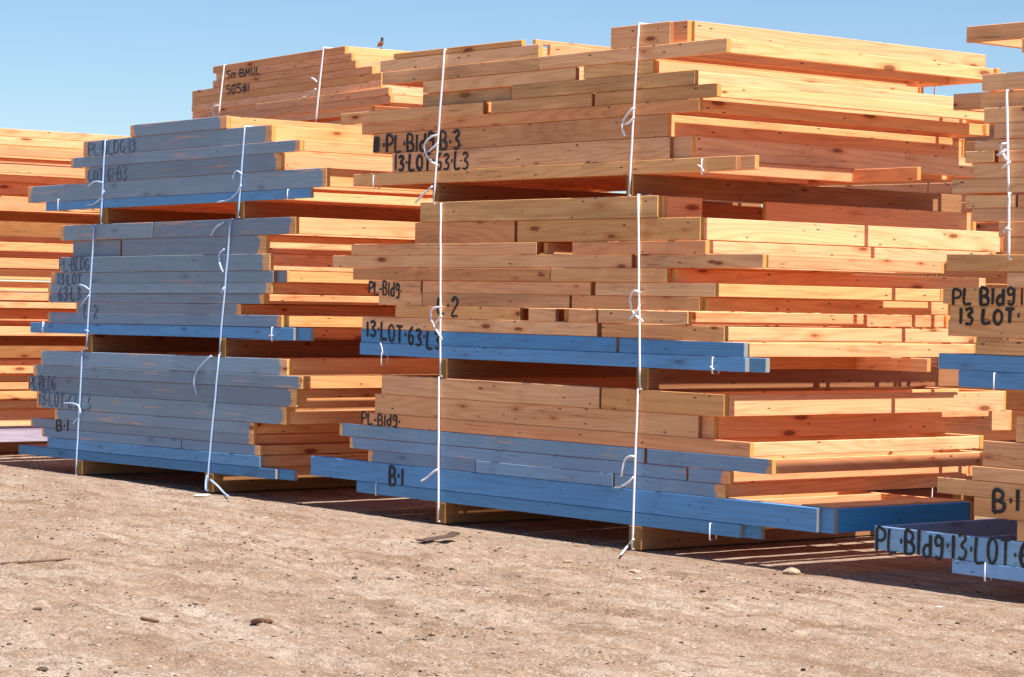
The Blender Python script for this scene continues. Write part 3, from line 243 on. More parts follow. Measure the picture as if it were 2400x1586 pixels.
def wood_material(name='sawn_lumber', dark=1.0):
    m, t, b = new_mat(name); L = t.links.new
    tc = N(t, 'ShaderNodeTexCoord').outputs['Object']
    oi = N(t, 'ShaderNodeObjectInfo').outputs['Random']
    wn = N(t, 'ShaderNodeTexWhiteNoise', noise_dimensions='1D'); L(oi, wn.inputs['W'])
    off = N(t, 'ShaderNodeVectorMath', operation='SCALE'); L(wn.outputs['Color'], off.inputs[0]); off.inputs['Scale'].default_value = 60
    off = off.outputs[0]
    # tone of the board
    tone = ramp(t, oi, [(0, (.88, .42, .20)), (.2, (.93, .52, .27)), (.4, (.92, .50, .21)), (.55, (.85, .37, .17)), (.7, (.95, .56, .31)), (.85, (.80, .42, .16)), (1, (.92, .46, .24))])
    vals = N(t, 'ShaderNodeSeparateColor'); L(wn.outputs['Color'], vals.inputs[0])
    tone = mixc(t, vals.outputs[0], mixc(t, 1.0, tone, (.93, .88, .82), 'MULTIPLY'), mixc(t, 1.0, tone, (1.10, 1.16, 1.17), 'MULTIPLY'))
    # broad mottling along the board
    n1 = N(t, 'ShaderNodeTexNoise', _Scale=1.0, _Detail=4.0); L(scaled(t, tc, (1.3, 9, 9), off), n1.inputs['Vector'])
    n2 = N(t, 'ShaderNodeTexNoise', _Scale=1.0, _Detail=3.0); L(scaled(t, tc, (1.6, 95, 95), off), n2.inputs['Vector'])
    # growth rings: bands bent by low noise
    n3 = N(t, 'ShaderNodeTexNoise', _Scale=1.0, _Detail=1.5); L(scaled(t, tc, (.28, 4.2, 4.2), off), n3.inputs['Vector'])
    rings = math_n(t, 'SINE', math_n(t, 'MULTIPLY', n3.outputs[0], 120.0))
    rings = math_n(t, 'MULTIPLY_ADD', rings, .5); t.nodes[-1].inputs[2].default_value = .5
    c = mixc(t, math_n(t, 'MULTIPLY', smooth(t, rings, .35, 1.0), .28), tone, mixc(t, 1.0, tone, (.70, .50, .36), 'MULTIPLY'))
    c = mixc(t, math_n(t, 'MULTIPLY', smooth(t, n1.outputs[0], .54, .74), .36), c, mixc(t, 1.0, c, (.76, .60, .45), 'MULTIPLY'))
    c = mixc(t, math_n(t, 'MULTIPLY', smooth(t, n1.outputs[0], .48, .30), .35), c, mixc(t, 1.0, c, (1.10, 1.16, 1.16), 'MULTIPLY'))
    c = mixc(t, math_n(t, 'MULTIPLY', smooth(t, n2.outputs[0], .52, .68), .44), c, mixc(t, 1.0, c, (.78, .66, .55), 'MULTIPLY'))
    # knots
    vo = N(t, 'ShaderNodeTexVoronoi', _Scale=1.0); L(scaled(t, tc, (2.6, 8.5, 8.5), off), vo.inputs['Vector'])
    sep = N(t, 'ShaderNodeSeparateColor'); L(vo.outputs['Color'], sep.inputs[0])
    on = math_n(t, 'GREATER_THAN', sep.outputs[0], .40)
    size = math_n(t, 'MULTIPLY_ADD', sep.outputs[1], .16); t.nodes[-1].inputs[2].default_value = .05
    rel = math_n(t, 'DIVIDE', vo.outputs['Distance'], size)
    halo = math_n(t, 'MULTIPLY', smooth(t, rel, 2.2, .7), on)
    core = math_n(t, 'MULTIPLY', smooth(t, rel, 1.05, .6), on)
    c = mixc(t, math_n(t, 'MULTIPLY', halo, .6), c, mixc(t, 1.0, c, (.82, .52, .36), 'MULTIPLY'))
    c = mixc(t, math_n(t, 'MULTIPLY', core, .85), c, (.20, .06, .025))
    # nail heads, staples and small pitch marks
    v2 = N(t, 'ShaderNodeTexVoronoi', _Scale=1.0); L(scaled(t, tc, (7.5, 24, 24), off), v2.inputs['Vector'])
    s2 = N(t, 'ShaderNodeSeparateColor'); L(v2.outputs['Color'], s2.inputs[0])
    dots = math_n(t, 'MULTIPLY', smooth(t, v2.outputs['Distance'], .17, .10), math_n(t, 'GREATER_THAN', s2.outputs[0], .70))
    c = mixc(t, math_n(t, 'MULTIPLY', dots, .85), c, (.06, .028, .015))
    # fine drying cracks
    n7 = N(t, 'ShaderNodeTexNoise', _Scale=1.0, _Detail=2.0); L(scaled(t, tc, (.8, 34, 34), off), n7.inputs['Vector'])
    crack = math_n(t, 'MULTIPLY', smooth(t, math_n(t, 'ABSOLUTE', math_n(t, 'SUBTRACT', n7.outputs[0], .5)), .012, .003), smooth(t, n1.outputs[0], .50, .60))
    c = mixc(t, math_n(t, 'MULTIPLY', crack, .6), c, (.20, .085, .04))
    # grey handling grime, large and faint
    n4 = N(t, 'ShaderNodeTexNoise', _Scale=1.0, _Detail=5.0); L(scaled(t, tc, (2.2, 6, 6), off), n4.inputs['Vector'])
    c = mixc(t, math_n(t, 'MULTIPLY', smooth(t, n4.outputs[0], .60, .78), .22), c, (.30, .22, .15))
    # per-board grey/moss weathering
    at_g = N(t, 'ShaderNodeAttribute', attribute_type='OBJECT', attribute_name='weathered').outputs['Fac']
    c = mixc(t, math_n(t, 'MULTIPLY', at_g, smooth(t, n1.outputs[0], .30, .55)), c, (.17, .125, .06))
    # end grain
    ge = N(t, 'ShaderNodeNewGeometry'); vt = N(t, 'ShaderNodeVectorTransform', vector_type='NORMAL', convert_from='WORLD', convert_to='OBJECT')
    L(ge.outputs['True Normal'], vt.inputs[0])
    sn = N(t, 'ShaderNodeSeparateXYZ'); L(vt.outputs[0], sn.inputs[0])
    end = smooth(t, math_n(t, 'ABSOLUTE', sn.outputs[0]), .6, .9)
    wv = N(t, 'ShaderNodeTexWave', wave_type='RINGS', _Scale=22.0, _Distortion=3.0, _Detail=2.0); L(scaled(t, tc, (0, 1, 1), off), wv.inputs['Vector'])
    endc = mixc(t, wv.outputs['Fac'], (.66, .39, .10), (.54, .29, .075))
    jshade = N(t, 'ShaderNodeAttribute', attribute_type='OBJECT', attribute_name='joint_shade').outputs['Fac']
    endc = mixc(t, jshade, endc, mixc(t, wv.outputs['Fac'], (.36, .17, .07), (.24, .10, .04)))  # inner board ends darkened: shade of the joint gaps put into colour
    c = mixc(t, math_n(t, 'MULTIPLY', end, .9), c, endc)
    # blue-grey smear on the outward face, between two distances along the board
    st0 = N(t, 'ShaderNodeAttribute', attribute_type='OBJECT', attribute_name='smear_from').outputs['Fac']
    st1 = N(t, 'ShaderNodeAttribute', attribute_type='OBJECT', attribute_name='smear_to').outputs['Fac']
    blu = N(t, 'ShaderNodeAttribute', attribute_type='OBJECT', attribute_name='smear_blue').outputs['Fac']
    sx = N(t, 'ShaderNodeSeparateXYZ'); L(tc, sx.inputs[0])
    n5 = N(t, 'ShaderNodeTexNoise', _Scale=1.0, _Detail=4.0); L(scaled(t, tc, (5, 12, 12), off), n5.inputs['Vector'])
    jit = math_n(t, 'MULTIPLY', math_n(t, 'SUBTRACT', n5.outputs[0], .5), .14)
    bend = math_n(t, 'MULTIPLY', math_n(t, 'POWER', math_n(t, 'ABSOLUTE', math_n(t, 'MULTIPLY', sx.outputs[2], 14.0)), 4.0), .035)
    x = math_n(t, 'ADD', sx.outputs[0], jit)
    f0 = smooth(t, math_n(t, 'SUBTRACT', math_n(t, 'SUBTRACT', x, st0), bend), -.008, .012)
    f1 = smooth(t, math_n(t, 'ADD', math_n(t, 'SUBTRACT', x, st1), bend), .008, -.012)
    front = math_n(t, 'GREATER_THAN', math_n(t, 'MULTIPLY', sn.outputs[1], -1.0), .5)
    sm = math_n(t, 'MULTIPLY', math_n(t, 'MULTIPLY', f0, f1), front)
    n6 = N(t, 'ShaderNodeTexNoise', _Scale=1.0, _Detail=3.0); L(scaled(t, tc, (1.4, 26, 26), off), n6.inputs['Vector'])
    sm = math_n(t, 'MULTIPLY', sm, math_n(t, 'SUBTRACT', 1.0, math_n(t, 'MULTIPLY', smooth(t, n6.outputs[0], .61, .75), .5)))
    grey = mixc(t, 1.0, mixc(t, .5, mixc(t, blu, (.19, .325, .455), (.095, .285, .57)), mixc(t, n1.outputs[0], (.14, .29, .46), (.23, .36, .465))), mixc(t, .30, (1, 1, 1), mixc(t, 1.0, c, (1.6, 2.6, 4.6), 'MULTIPLY')), 'MULTIPLY')
    grey = mixc(t, vals.outputs[1], mixc(t, 1.0, grey, (.84, .84, .86), 'MULTIPLY'), mixc(t, 1.0, grey, (1.12, 1.12, 1.10), 'MULTIPLY'))
    c = mixc(t, math_n(t, 'MULTIPLY', sm, .93), c, grey)
    # factory blue preservative, all faces, paler on cut ends
    tr = N(t, 'ShaderNodeAttribute', attribute_type='OBJECT', attribute_name='treated').outputs['Fac']
    pale = N(t, 'ShaderNodeAttribute', attribute_type='OBJECT', attribute_name='treated_pale').outputs['Fac']
    gr = mixc(t, 1.0, (1, 1, 1), mixc(t, .55, (1, 1, 1), mixc(t, 1.0, c, (1.6, 2.7, 4.8), 'MULTIPLY')), 'MULTIPLY')
    bc = mixc(t, n1.outputs[0], mixc(t, pale, (.05, .21, .48), (.16, .38, .72)), mixc(t, pale, (.095, .30, .62), (.25, .47, .80)))
    deep = N(t, 'ShaderNodeAttribute', attribute_type='OBJECT', attribute_name='treated_deep').outputs['Fac']
    bc = mixc(t, deep, bc, mixc(t, n1.outputs[0], (.03, .29, .72), (.06, .36, .80)))
    bc = mixc(t, 1.0, bc, gr, 'MULTIPLY')
    bc = mixc(t, math_n(t, 'MULTIPLY', end, .55), bc, (.50, .36, .18))
    c = mixc(t, tr, c, bc)
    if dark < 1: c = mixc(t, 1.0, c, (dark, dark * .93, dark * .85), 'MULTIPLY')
    L(c, b.inputs['Base Color'])
    b.inputs['Roughness'].default_value = .72; b.inputs['Specular IOR Level'].default_value = .25
    bump = N(t, 'ShaderNodeBump', _Strength=.35, _Distance=.004)
    h = math_n(t, 'ADD', n2.outputs[0], math_n(t, 'MULTIPLY', core, -.6)); L(h, bump.inputs['Height']); L(bump.outputs[0], b.inputs['Normal'])
    return m
WOOD = wood_material(); BEARM = wood_material('shaded_bearer_lumber', .42)  # bearers use darkened wood: shade between bundles put into the colour

def simple(name, col, rough=.6, noise=None, var=.2):
    m, t, b = new_mat(name)
    if noise:
        n = N(t, 'ShaderNodeTexNoise', _Scale=noise, _Detail=3.0); t.links.new(N(t, 'ShaderNodeTexCoord').outputs['Object'], n.inputs['Vector'])
        c = mixc(t, n.outputs[0], tuple(v * (1 - var) for v in col), tuple(min(1, v * (1 + var)) for v in col)); t.links.new(c, b.inputs['Base Color'])
    else: b.inputs['Base Color'].default_value = (*col, 1)
    b.inputs['Roughness'].default_value = rough
    return m
STRAP = simple('white_poly_strap', (.82, .82, .85), .5, 30, .08)
STRAPB = simple('pale_blue_strap', (.46, .60, .82), .45, 30, .08)
INK = simple('black_marker', (.012, .011, .013), .55, 20, .3)
BINK = simple('faded_blue_marker', (.075, .125, .22), .6, 20, .3)
for m_ in (INK, BINK):
    t_ = m_.node_tree; b_ = t_.nodes['Principled BSDF']
    n_ = N(t_, 'ShaderNodeTexNoise', _Scale=55.0, _Detail=3.0); t_.links.new(N(t_, 'ShaderNodeNewGeometry').outputs['Position'], n_.inputs['Vector'])
    t_.links.new(smooth(t_, n_.outputs[0], .72, .60), b_.inputs['Alpha'])
STONE = simple('stone', (.30, .23, .17), .85, 18, .4)
PALE = simple('pale_chip', (.62, .55, .46), .8, 18, .2)
CLOD = simple('dark_clod', (.10, .06, .04), .9, 20, .4)
TWIG = simple('dry_wood', (.16, .075, .04), .8, 20, .3)

# ------------------------------------------------------------ mesh helpers
def link(name, me, mat, parent=None):
    o = bpy.data.objects.new(name, me); COL.objects.link(o)
    if mat: me.materials.append(mat)
    if parent: o.parent = parent
    return o
_bm = bmesh.new(); bmesh.ops.create_cube(_bm, size=2.0)
bmesh.ops.bevel(_bm, geom=_bm.edges[:] , offset=.2, segments=1, affect='EDGES')
_bm.verts.ensure_lookup_table()
TV = np.array([v.co[:] for v in _bm.verts]); TF = [[v.index for v in f.verts] for f in _bm.faces]; _bm.free()
TS = np.sign(TV); TI = np.abs(TV) < .95
def box_mesh(name, sx, sy, sz, c=.003, bow=0.):
    half = np.array((sx, sy, sz)) / 2
    co = TS * (half - TI * c)
    me = bpy.data.meshes.new(name); me.from_pydata(co.tolist(), [], TF); me.update()
    return me
def board(name, parent, x0, x1, y0, y1, h, zc=0., along='X', mat=None, props=None):
    """one sawn board, local X along its length"""
    j = random.uniform(-.0006, .0006)
    if along == 'X':
        me = box_mesh(name, x1 - x0, y1 - y0, h)
        o = link(name, me, mat or WOOD, parent); o.location = ((x0 + x1) / 2, (y0 + y1) / 2, zc)
    else:
        me = box_mesh(name, y1 - y0, x1 - x0, h)
        o = link(name, me, mat or WOOD, parent); o.location = ((x0 + x1) / 2, (y0 + y1) / 2, zc); o.rotation_euler.z = math.pi / 2
    for k, v in (props or {}).items(): o[k] = v
    return o
def sweep(bmv, pts, rad, flat=(1, 1, 1), n=6, closed=False):
    """tube along pts (list of Vector) appended to (verts, faces)"""
    V, Fc = bmv; base = len(V); P = [Vector(p) for p in pts]; m = len(P)
    rr = rad if isinstance(rad, (list, tuple)) else [rad] * m
    for i, p in enumerate(P):
        if closed: d = P[(i + 1) % m] - P[i - 1]
        else: d = P[min(i + 1, m - 1)] - P[max(i - 1, 0)]
        d = d.normalized() if d.length > 1e-9 else Vector((1, 0, 0))
        a = Vector((0, 1, 0)) if abs(d.y) < .9 else Vector((1, 0, 0))
        s = d.cross(a).normalized(); q = s.cross(d).normalized()
        for k in range(n):
            th = 2 * math.pi * (k + .5) / n
            o = s * math.cos(th) * rr[i] + q * math.sin(th) * rr[i]
            V.append(tuple(p + Vector((o.x * flat[0], o.y * flat[1], o.z * flat[2]))))
    for i in range(m if closed else m - 1):
        i2 = (i + 1) % m
        for k in range(n):
            k2 = (k + 1) % n
            Fc.append((base + i * n + k, base + i * n + k2, base + i2 * n + k2, base + i2 * n + k))
    if not closed:
        Fc.append(tuple(base + k for k in range(n))[::-1]); Fc.append(tuple(base + (m - 1) * n + k for k in range(n)))
def mesh_of(name, bmv, smooth_=False):
    me = bpy.data.meshes.new(name); me.from_pydata(bmv[0], [], bmv[1]); me.update()
    if smooth_:
        for p in me.polygons: p.use_smooth = True
    return me
def spline(pts, k=5):
    """Catmull-Rom through the points"""
    P = [Vector(p) for p in pts]
    if len(P) < 3: return P
    P = [2 * P[0] - P[1]] + P + [2 * P[-1] - P[-2]]; out = []
    for i in range(1, len(P) - 2):
        for q in range(k):
            t = q / k; a, b, c, d = P[i - 1], P[i], P[i + 1], P[i + 2]
            out.append(.5 * (2 * b + (c - a) * t + (2 * a - 5 * b + 4 * c - d) * t * t + (3 * b - a - 3 * c + d) * t ** 3))
    out.append(P[-2]); return out
def tag(o, label, cat, group=None, kind=None):
    o['label'] = label; o['category'] = cat
    if group: o['group'] = group
    if kind: o['kind'] = kind
    return o
def empty(name, loc, rot=(0, 0, 0)):
    o = bpy.data.objects.new(name, None); COL.objects.link(o); o.location = loc; o.rotation_euler = rot; o.empty_display_size = .1
    return o

# ------------------------------------------------------------ framed wall panels
GROUP = 'framed wall panels stacked in bundles'
PANELS = {}
T = .0385
def panel(loc, rot, h, P, V, stud, npl, kind, label, o, over, yaw=0., key=None, step=.41):
    root = empty('wall_panel', loc, (0, rot, yaw)); tag(root, label, 'wall panel', GROUP, 'thing')
    pr = {}
    if kind == 'b': pr = {'treated': o.get('coat', 1.0), 'treated_pale': 1.0 if o.get('light') else random.uniform(0, .35)}  # light: paler blue; brighter light on right-hand stack is put into colour
    xa = min(p[0] for p in P); xb = max(p[1] for p in P)
    for q, (x0, x1, ply) in enumerate(P):
        pp = dict(pr)
        if kind == 's':
            L2 = (x1 - x0) / 2; blue = o.get('blu', 1.0 if (key and key[0] == 'M') else .12)
            first, last = x0 - xa < .05, xb - x1 < .05
            pp = {'smear_from': -L2 + (random.uniform(.03, .07) if first else -.3), 'smear_to': L2 - (random.uniform(.04, .10) if last else -.3), 'smear_blue': blue}
            if ply: pp['smear_from'] = -L2 - .3; pp['smear_to'] = L2 + .3
        if 'mossy' in label and q == 0: pp['weathered'] = .5
        elif random.random() < .24 and kind == 'w': pp['weathered'] = random.uniform(.1, .35)
        if xb - x1 > .05: pp['joint_shade'] = 1.0  # end facing a joint gap gets its shade as colour
        z = random.uniform(-.001, .001)
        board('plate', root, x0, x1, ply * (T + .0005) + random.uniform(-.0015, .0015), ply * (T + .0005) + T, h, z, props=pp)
    yb = V - T
    board('plate', root, xa, o.get('backx', xb), yb, V, h, props=pr if not o.get('studkind') else {})
    y0, y1 = npl * (T + .0005) + .001, yb - .001
    sp = dict(pr) if o.get('studkind') != 'w' else {}
    hs = h - .005
    if stud is not None:
        xs = stud
        if o.get('segs'):
            for ya, yc in o['segs']: board('stud', root, xs - T, xs, max(y0, ya), min(yc, y1), hs, along='Y', props=sp)
            xs -= .3
        else:
            board('stud', root, xs - T, xs, y0, y1, hs, along='Y', props=dict(pr, treated_deep=1.0) if o.get('endblue') else sp)
            if o.get('endblue'):
                board('stud', root, xs - .32, xs - T - .002, y0, y1, .038, hs / 2 - .010, along='Y', props=sp); xs -= .36
    else: xs = xb
    x = xa + T
    board('stud', root, xa, xa + T, y0, y1, hs, along='Y', props=sp)
    x = xs - .43; step = o.get('gapstep', step)
    while x > xa + .3:
        board('stud', root, x - T, x, y0, y1, hs, along='Y', props=sp); x -= step
    return root
for p in D['panels']:
    r = panel(p['loc'], p['rot'], p['h'], p['P'], p['V'], p['stud'], p['np'], p['kind'], p['label'], p['o'], p['over'], key=p['b'], step=1.3 if 'cantilever' in p['label'] else (.61 if p['b'][0] == 'R' else .41))
    PANELS.setdefault((p['b'], p['i']), r)

# far left stack: only its sunlit end shows
ORD = ['uppermost', 'second from top', 'third from top', 'fourth from top', 'fifth from top', 'sixth from top', 'seventh from top', 'eighth from top', 'ninth from top', 'tenth from top']
def fl_bundle(rows, lvl):
    for i, (z1, z0, off) in enumerate(rows):
        lab = f"{'sunlit' if off > -.1 else 'shaded set-back'} panel end, {ORD[i]} in {lvl} bundle at far left edge"
        xe = D['FLX'] + off
        panel((xe - 1.6, 0, (z1 + z0) / 2), 0, z1 - z0 - .004, [(-1.2 + .2 * math.sin(i * 2.1), 1.6, 0)], 3.05, 1.6, 1, 'b' if off > .4 else 'w', lab.replace('sunlit end of a panel', 'pale grey-blue panel') if off > .4 else lab, {'light': 1, 'coat': .6} if off > .4 else {}, None, step=.8)
fl_bundle(D['FL'][:8], 'top'); fl_bundle(D['FL'][8:18], 'middle'); fl_bundle(D['FL'][18:], 'bottom')

# rear stack, turned a little and taller
BK = D['BK']; bp = Vector(BK['P0']); psi = BK['psi']; bu = Vector((math.cos(psi), math.sin(psi), 0)); bn = Vector((-math.sin(psi), math.cos(psi), 0))
bf = ['short', 'narrow', 'lettered', 'long', 'long', 'longest-left', 'right-shifted', 'wide', 'lowest']
for i, (ua, ub, z1, z0) in enumerate(BK['rows']):
    um = (ua + ub) / 2
    loc = bp + bu * um + bn * (-.03 if i in (6, 7) else random.uniform(-.004, .004)); zc = (z1 + z0) / 2 + BK['slope'] * um
    lab = f"weathered {'projecting ' if i in (6, 7) else ''}framed panel, {ORD[i]} in the rear stack"
    r = panel((loc.x, loc.y, zc), -math.atan(BK['slope']), z1 - z0 - .003, [(ua - um, ub - um, 0)] + ([(BK['rows'][5][0] - um, ua - um - .03, 1)] if i == 6 else []), 3.05, ub - um - .002, 1, 'w', lab, {}, None, yaw=psi, step=.8)
    PANELS[('B', i)] = r
zl = BK['rows'][-1][3] - .02
nlow = 10; hh = (zl - .14) / nlow
for i in range(nlow):
    um = .1 + .12 * math.sin(i * 1.7); loc = bp + bu * um
    panel((loc.x, loc.y, .14 + hh * (i + .5)), 0, hh - .004, [(-1.9, 1.9, 0)], 3.05, 1.9, 1, 'w', f"deep framed cassette, {['lowest','second','third','fourth','fifth','sixth','seventh','eighth','ninth','tenth'][i]} up from the ground in the rear stack", {}, None, yaw=psi, step=.95)

# second rear stack, glimpsed between the middle and right-hand stacks
UPW = 'first second third fourth fifth sixth seventh eighth ninth tenth eleventh twelfth thirteenth fourteenth fifteenth sixteenth seventeenth eighteenth nineteenth'.split()
q = D['BR']; nr = 19; hh = (q['top'] - .15) / nr
for i in range(nr):
    x0 = q['x0'] + .35 * (.5 + .5 * math.sin(i * 2.3)); xm = (x0 + q['x1']) / 2
    panel((xm, 5.2 + .01 * math.sin(i * 1.3), .15 + hh * (i + .5)), 0, hh - .004, [(x0 - xm, q['x1'] - xm, 0)], 3.05, None, 1, 'w', f"brown panel, {UPW[i]} up from the ground, glimpsed between middle and right-hand stacks", {}, None, step=1.1)

# ------------------------------------------------------------ timber bearers
def bearer(x0, x1, z0, z1, Y1, label, y0=-.004, yaw=0, origin=None):
    me = box_mesh('timber_bearer', Y1 - y0, x1 - x0, z1 - z0, .004)
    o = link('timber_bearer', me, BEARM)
    if origin is None: o.location = ((x0 + x1) / 2, (y0 + Y1) / 2, (z0 + z1) / 2); o.rotation_euler.z = math.pi / 2
    else: o.location = origin; o.rotation_euler.z = math.pi / 2 + yaw
    return tag(o, label, 'bearer', 'timber bearers between the bundles')
for q in D['bear']: bearer(q['x0'], q['x1'], q['z0'], q['z1'], q['Y1'], q['label'])
for s, side in ((-1, 'left'), (1, 'right')):
    c = bp + bu * (s * 1.1) + bn * 1.2
    bearer(0, .12, 0, .138, 2.46, f'{side} timber bearer on the ground under the rear stack', yaw=psi, origin=(c.x, c.y, .069))
for xo, side in ((.9, 'left'), (2.4, 'right')):
    bearer(D['BR']['x0'] + xo, D['BR']['x0'] + xo + .1, 0, .148, 0, f'{side} bearer on the ground under the stack glimpsed behind the middle stack', yaw=0, y0=-3.05, origin=(D['BR']['x0'] + xo, 6.7, .074))
for lvl, za, zb_ in (('top and middle', D['FL'][8][0], D['FL'][7][1]), ('middle and bottom', D['FL'][18][0], D['FL'][17][1]), (None, 0, D['FL'][-1][1])):
    for xo, side in ((-.75, 'nearer'), (-2.0, 'farther')):
        X = D['FLX'] + xo
        bearer(X, X + .1, za, zb_ - .002, 2.46, f'{side} bearer between {lvl} bundles at the far left edge' if lvl else f'{side} bearer on the ground under the stack at the far left edge')

# ------------------------------------------------------------ straps and ties
for q in D['straps']:
    (xt, zt), (xb, zb) = q['t'], q['bt']; V = 3.05
    bmv = ([], []); A = Vector((xt, -.0165, zt + .004)); B_ = Vector((xb, -.0165, zb))
    front = [A.lerp(B_, k / 10) + Vector((random.uniform(-.0012, .0012), random.uniform(-.002, .001), 0)) for k in range(11)]
    path = front + [Vector((xb, .8, zb - .003)), Vector((xb, V + .02, zb)), Vector((xt, V + .02, zt - q.get('drop', 0))), Vector((xt, .25, zt + .004 - q.get('drop', 0))), Vector((xt, .10, zt + .004))]
    sweep(bmv, path, .0086, n=6, closed=True)
    o = link('strap', mesh_of('strap', bmv, True), STRAPB if q['b'][0] == 'L' else STRAP); tag(o, q['label'], 'strap', 'straps round the bundles')
    for k, l in enumerate(q['loops']):
        lb = ([], []); sp = spline(l)
        sweep(lb, sp, [.0085] * (len(sp) - 1) + [.006], n=6)
        link('strap_tail', mesh_of('strap_tail', lb, True), STRAPB if q['b'][0] == 'L' else STRAP, o)
for q in D['ties']:
    bmv = ([], []); x, Y = q['x'], q['Y']
    path = [Vector((x, Y - .012, q['z1'])), Vector((x, Y - .014, (q['z1'] + q['z0']) / 2)), Vector((x, Y - .012, q['z0'] - .004)), Vector((x, Y + .05, q['z0'] - .006)), Vector((x, Y + .052, q['z1'] + .002))]
    sweep(bmv, path, .0052, n=6, closed=True)
    if q['tail']: sweep(bmv, spline(q['tail']), .0048, n=6)
    tag(link('strap_tie', mesh_of('strap_tie', bmv, True), STRAP), q['label'], 'tie', 'short white ties on the lowest plates')
for q, (u0_, z0_, u1_, z1_) in enumerate(BK["straps"]):
    Tp, Bt = (u0_, z0_), (u1_, z1_)
    def bw(u_, z, out=.02): v = bp + bu * u_ - bn * out; return Vector((v.x, v.y, z))
    bmv = ([], []); A = bw(*Tp); B_ = bw(*Bt, .045)
    path = [A.lerp(B_, k / 6) - (bn * .03 * (k / 6)) for k in range(7)] + [B_ + bn * 2.5, A + bn * 2.5]
    sweep(bmv, path, .011, n=6, closed=True)
    o = link('strap', mesh_of('strap', bmv, True), STRAP); tag(o, ('left white strap ending in a curl, on the lettered rear stack', 'right white strap with a swept tail, on the rear stack')[q], 'strap', 'straps round the bundles')
    for l in BK['loops'][q]:
        lb = ([], []); sp = spline([bw(a, b, .075) for a, b in l]); sweep(lb, sp, .010, n=6); link('strap_tail', mesh_of('strap_tail', lb, True), STRAP, o)

# ------------------------------------------------------------ hand lettering
GL = {
 'P': (.55, [[(0, 0), (0, 1), (.35, 1), (.52, .85), (.5, .62), (.3, .48), (0, .48)]]),
 'L': (.5, [[(.02, 1), (0, .05), (.5, .02)]]),
 'B': (.55, [[(0, 0), (0, 1), (.34, .98), (.46, .78), (.3, .55), (0, .53)], [(.3, .55), (.52, .35), (.45, .06), (0, 0)]]),
 'l': (.12, [[(.06, 1), (.06, 0)]]), 'I': (.12, [[(.06, 1), (.06, 0)]]),
 'd': (.5, [[(.45, 1), (.45, 0)], [(.45, .5), (.2, .55), (.02, .3), (.15, .02), (.45, .1)]]),
 'g': (.5, [[(.45, .85), (.2, 1), (.04, .8), (.15, .55), (.45, .65)], [(.46, .95), (.45, .2), (.3, -.02), (.05, .08)]]),
 '·': (.14, [[(.04, .5), (.12, .5)]]), '-': (.3, [[(.02, .45), (.28, .47)]]), ' ': (.25, []),
 '1': (.14, [[(.07, 1), (.07, 0)]]),
 '3': (.5, [[(.03, .9), (.3, 1), (.45, .8), (.2, .55), (.48, .35), (.35, .04), (.02, .08)]]),
 'O': (.55, [[(.27, 1), (.04, .75), (.04, .25), (.27, 0), (.5, .25), (.5, .75), (.27, 1)]]),
 '0': (.5, [[(.25, 1), (.04, .75), (.04, .25), (.25, 0), (.46, .25), (.46, .75), (.25, 1)]]),
 'T': (.55, [[(0, .98), (.55, 1)], [(.28, .98), (.27, 0)]]),
 '6': (.48, [[(.4, 1), (.12, .7), (.03, .3), (.2, 0), (.43, .15), (.4, .45), (.1, .4)]]),
 '2': (.5, [[(.03, .8), (.2, 1), (.43, .85), (.4, .6), (.02, .02), (.5, .03)]]),
 'D': (.55, [[(0, 0), (0, 1), (.3, .97), (.52, .7), (.5, .3), (.3, .03), (0, 0)]]),
 'G': (.55, [[(.5, .85), (.27, 1), (.04, .7), (.05, .25), (.3, 0), (.5, .2), (.5, .45), (.3, .45)]]),
 'S': (.5, [[(.45, .9), (.2, 1), (.04, .78), (.25, .52), (.46, .3), (.3, .02), (.02, .1)]]),
 '4': (.5, [[(.35, 0), (.36, 1), (.02, .35), (.5, .38)]]),
 '5': (.5, [[(.45, 1), (.08, .98), (.06, .6), (.35, .6), (.47, .3), (.3, .02), (.02, .08)]]),
 '#': (.5, [[(.15, 0), (.2, 1)], [(.35, 0), (.4, 1)], [(0, .35), (.5, .38)], [(.02, .65), (.5, .68)]]),
 'm': (.6, [[(0, 0), (0, .6), (.25, .58), (.27, 0)], [(.27, .5), (.5, .6), (.55, 0)]]),
 'M': (.6, [[(0, 0), (.05, 1), (.3, .3), (.52, 1), (.58, 0)]]),
 'U': (.5, [[(0, 1), (.05, .2), (.25, 0), (.43, .2), (.46, 1)]]),
 '%': (.6, [[(0, 0), (.03, 1)], [(.13, .02), (.16, 1)], [(.26, 0), (.29, 1)], [(.39, .02), (.4, .98)], [(0, .2), (.45, .25)], [(0, .8), (.45, .85)], [(.02, .5), (.46, .52)]]),
}
def lettering(s, c, w, to_world, mat):
    """one mesh per word, strokes swept along hand-drawn lines"""
    (ax, at_), (_, ab), (bx, bt_), (_, bb) = c
    tot = sum(GL[ch][0] + .22 for ch in s) - .22
    out = []; x = 0
    for word in s.split(' '):
        bmv = ([], [])
        for ch in word:
            gw, st = GL[ch]; dy = random.uniform(-.05, .05); sc = random.uniform(.9, 1.05)
            for line in st:
                pts = []
                for (gx, gy) in line:
                    u_ = (x + gx) / tot; v_ = gy * sc + dy
                    X = ax + (bx - ax) * u_; top = at_ + (bt_ - at_) * u_; bot = ab + (bb - ab) * u_
                    pts.append(to_world(X, bot + (top - bot) * v_))
                sp = spline(pts, 4) if len(pts) > 2 else pts
                k = w * (1.3 if ch == '·' else 1) * random.uniform(.8, 1.08); m = len(sp)
                sweep(bmv, sp, [k * (1.08 - .3 * i / m) for i in range(m)], n=6)
            x += gw + .22
        x += GL[' '][0] + .22
        out.append(link('lettering', mesh_of('lettering', bmv), mat))
    return out
